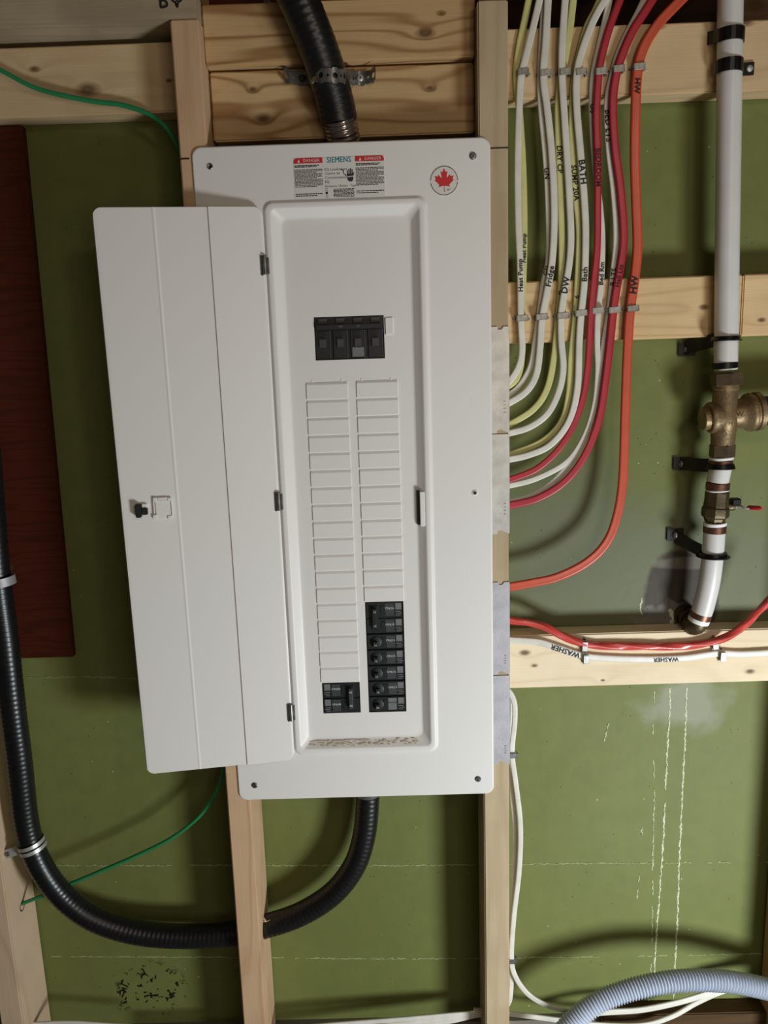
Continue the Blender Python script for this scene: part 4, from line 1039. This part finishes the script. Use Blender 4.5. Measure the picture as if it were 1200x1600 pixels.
# elbow
el = thing('pipe_elbow', P(1088, 980, .05), 'tarnished brass elbow turning the white pipe into the green wall', 'pipe elbow')
ep = resample(catmull([e3+d3*.002, e3+d3*.010, e3+d3*.016+V((-.004, .008, .002)), P(1082, 972, .066), P(1072, 962, .086), P(1069, 960, .094)], 6), .003)
vs, fs = sweep(ep, lambda i, s: circle(.0145, 20), ref=V((1, 0, 0))); mesh('elbow_body', vs, fs, M['brass_dark'], el)
for k_, r_ in ((-3, .0178), (-7, .0172)):
    t_ = (ep[k_+1]-ep[k_-1]).normalized(); vs, fs = lathe(ep[k_]-t_*.003, t_, [(0, r_*.96), (.001, r_), (.005, r_), (.006, r_*.96)], 24); mesh('elbow_ring', vs, fs, M['brass_dark'], el)

# black pipe straps
def strip(name, pts, w_, t_, m, par, side):
    vs, fs = [], []; side = V(side).normalized()
    for i, p in enumerate(pts):
        t = (pts[min(i+1, len(pts)-1)]-pts[max(i-1, 0)]).normalized(); nn = t.cross(side).normalized()
        for a, b_ in ((-1, -1), (1, -1), (1, 1), (-1, 1)): vs.append(p+side*a*w_/2+nn*b_*t_/2)
    n = len(pts)
    for i in range(n-1):
        for j in range(4): fs.append((i*4+j, i*4+(j+1) % 4, (i+1)*4+(j+1) % 4, (i+1)*4+j))
    fs += [(0, 1, 2, 3), ((n-1)*4+3, (n-1)*4+2, (n-1)*4+1, (n-1)*4)]
    return mesh(name, vs, fs, M[m], par, smooth=False)
def half_strap(y, xt, left, label):
    c = at(1140 if y < 80 else 1138, y)
    root = thing('pipe_strap', c, label, 'strap'); sg = -1 if left else 1
    r_ = .0180; pts = []
    for k in range(0, 13):
        a = math.radians(-10+200*k/12); pts.append(c+V((-sg*r_*math.cos(a), -r_*math.sin(a), 0)))
    tz = P(xt, y+1, .05).z; pts[-2].z += (tz-c.z)*.25; pts[-1].z += (tz-c.z)*.4
    pts.append(V((c.x+sg*r_*1.02, .043, c.z+(tz-c.z)*.7))); pts.append(V((c.x+sg*(r_+.004), .0500, c.z+(tz-c.z)*.85))); pts.append(V((P(xt, y, .05).x, .0500, tz)))
    strip('strap_band', pts, .0165, .0018, 'black_steel', root, Z_)
    q_ = V((P(xt, y, .05).x-sg*.006, .0492, tz))
    vs, fs = lathe(q_, (0, -1, 0), [(0, .0046), (.0012, .0042), (.002, .0026)], 14); mesh('nail_head', vs, fs, M['steel_bright'], root)
half_strap(58, 1106, True, 'upper black steel strap on the white pipe, nailed on its left')
half_strap(106, 1178, False, 'second black steel strap on the white pipe, nailed on its right')
def bell_hanger(px, py, tabx, taby, pxr, label, r_=.0170):
    c = at(px, py); root = thing('pipe_hanger', c, label, 'pipe hanger')
    vs, fs = lathe((c.x, c.y, c.z-.0035), (0, 0, 1), [(0, r_), (0, pxr), (.0012, pxr), (.0022, r_+.0040), (.0065, r_+.0026), (.0070, r_)], 30)
    mesh('ring_flange', vs, fs, M['black_steel'], root)
    t = P(tabx, taby, .078)
    dz = t.z-c.z
    pts = [V((c.x-r_+.004, .046, c.z+dz*.15)), V((c.x-r_-.006, .060, c.z+dz*.4)), V((c.x-r_-.014, .076, c.z+dz*.65)), V((c.x-r_-.022, .0875, c.z+dz*.85)), V((t.x+.026, .0888, t.z)), V((t.x, .0888, t.z))]
    strip('hanger_arm', pts, .0200, .0022, 'black_steel', root, Z_)
    vs, fs = lathe((t.x+.014, .0870, t.z-.0005), (0, -1, 0), [(0, .0066), (.0015, .0062), (.0034, .0040), (.004, .001)], 16); mesh('screw', vs, fs, M['screw'], root)
bell_hanger(1134, 529, 1064, 546, .0225, 'black steel hanger holding the white pipe just above the bronze valve')
bell_hanger(1125, 728, 1056, 726, .0215, 'black steel hanger at the copper ring under the bronze valve')
bell_hanger(1114, 866, 1046, 838, .0245, 'black steel hanger on the lowest white pipe, its arm screwed to the stained wall')

# pale splinters hanging at drilled spots
parts = []
for (px, py, n_) in ((748, 1578, 9), (416, 1440, 4)):
    c = P(px, py, .03)
    for k in range(n_):
        d = V((random.uniform(-1, 1), random.uniform(-.6, .1), random.uniform(-1, 1))).normalized()
        parts.append(lathe(c, d, [(0, .0008), (random.uniform(.006, .016), .0003)], 4))
vs, fs = join(parts); o = mesh('wood_splinters', vs, fs, M['chips'], st[1]); tag(o, kind='stuff')
# eye screw in the dark gap above the upper board
q = P(418, 8, .09)
vs, fs = ring_band(q, (0, 1, .01), .0045, .003, .002, 0, 360, 20) if False else lathe(q, (0, -1, 0), [(0, .0065), (.003, .006), (.003, .0028), (.001, .0026)], 18)
tag(mesh('round_fastener', vs, fs, M['screw'], None), 'small grey round fastener in the dark gap beside the upper conduit', 'fastener')
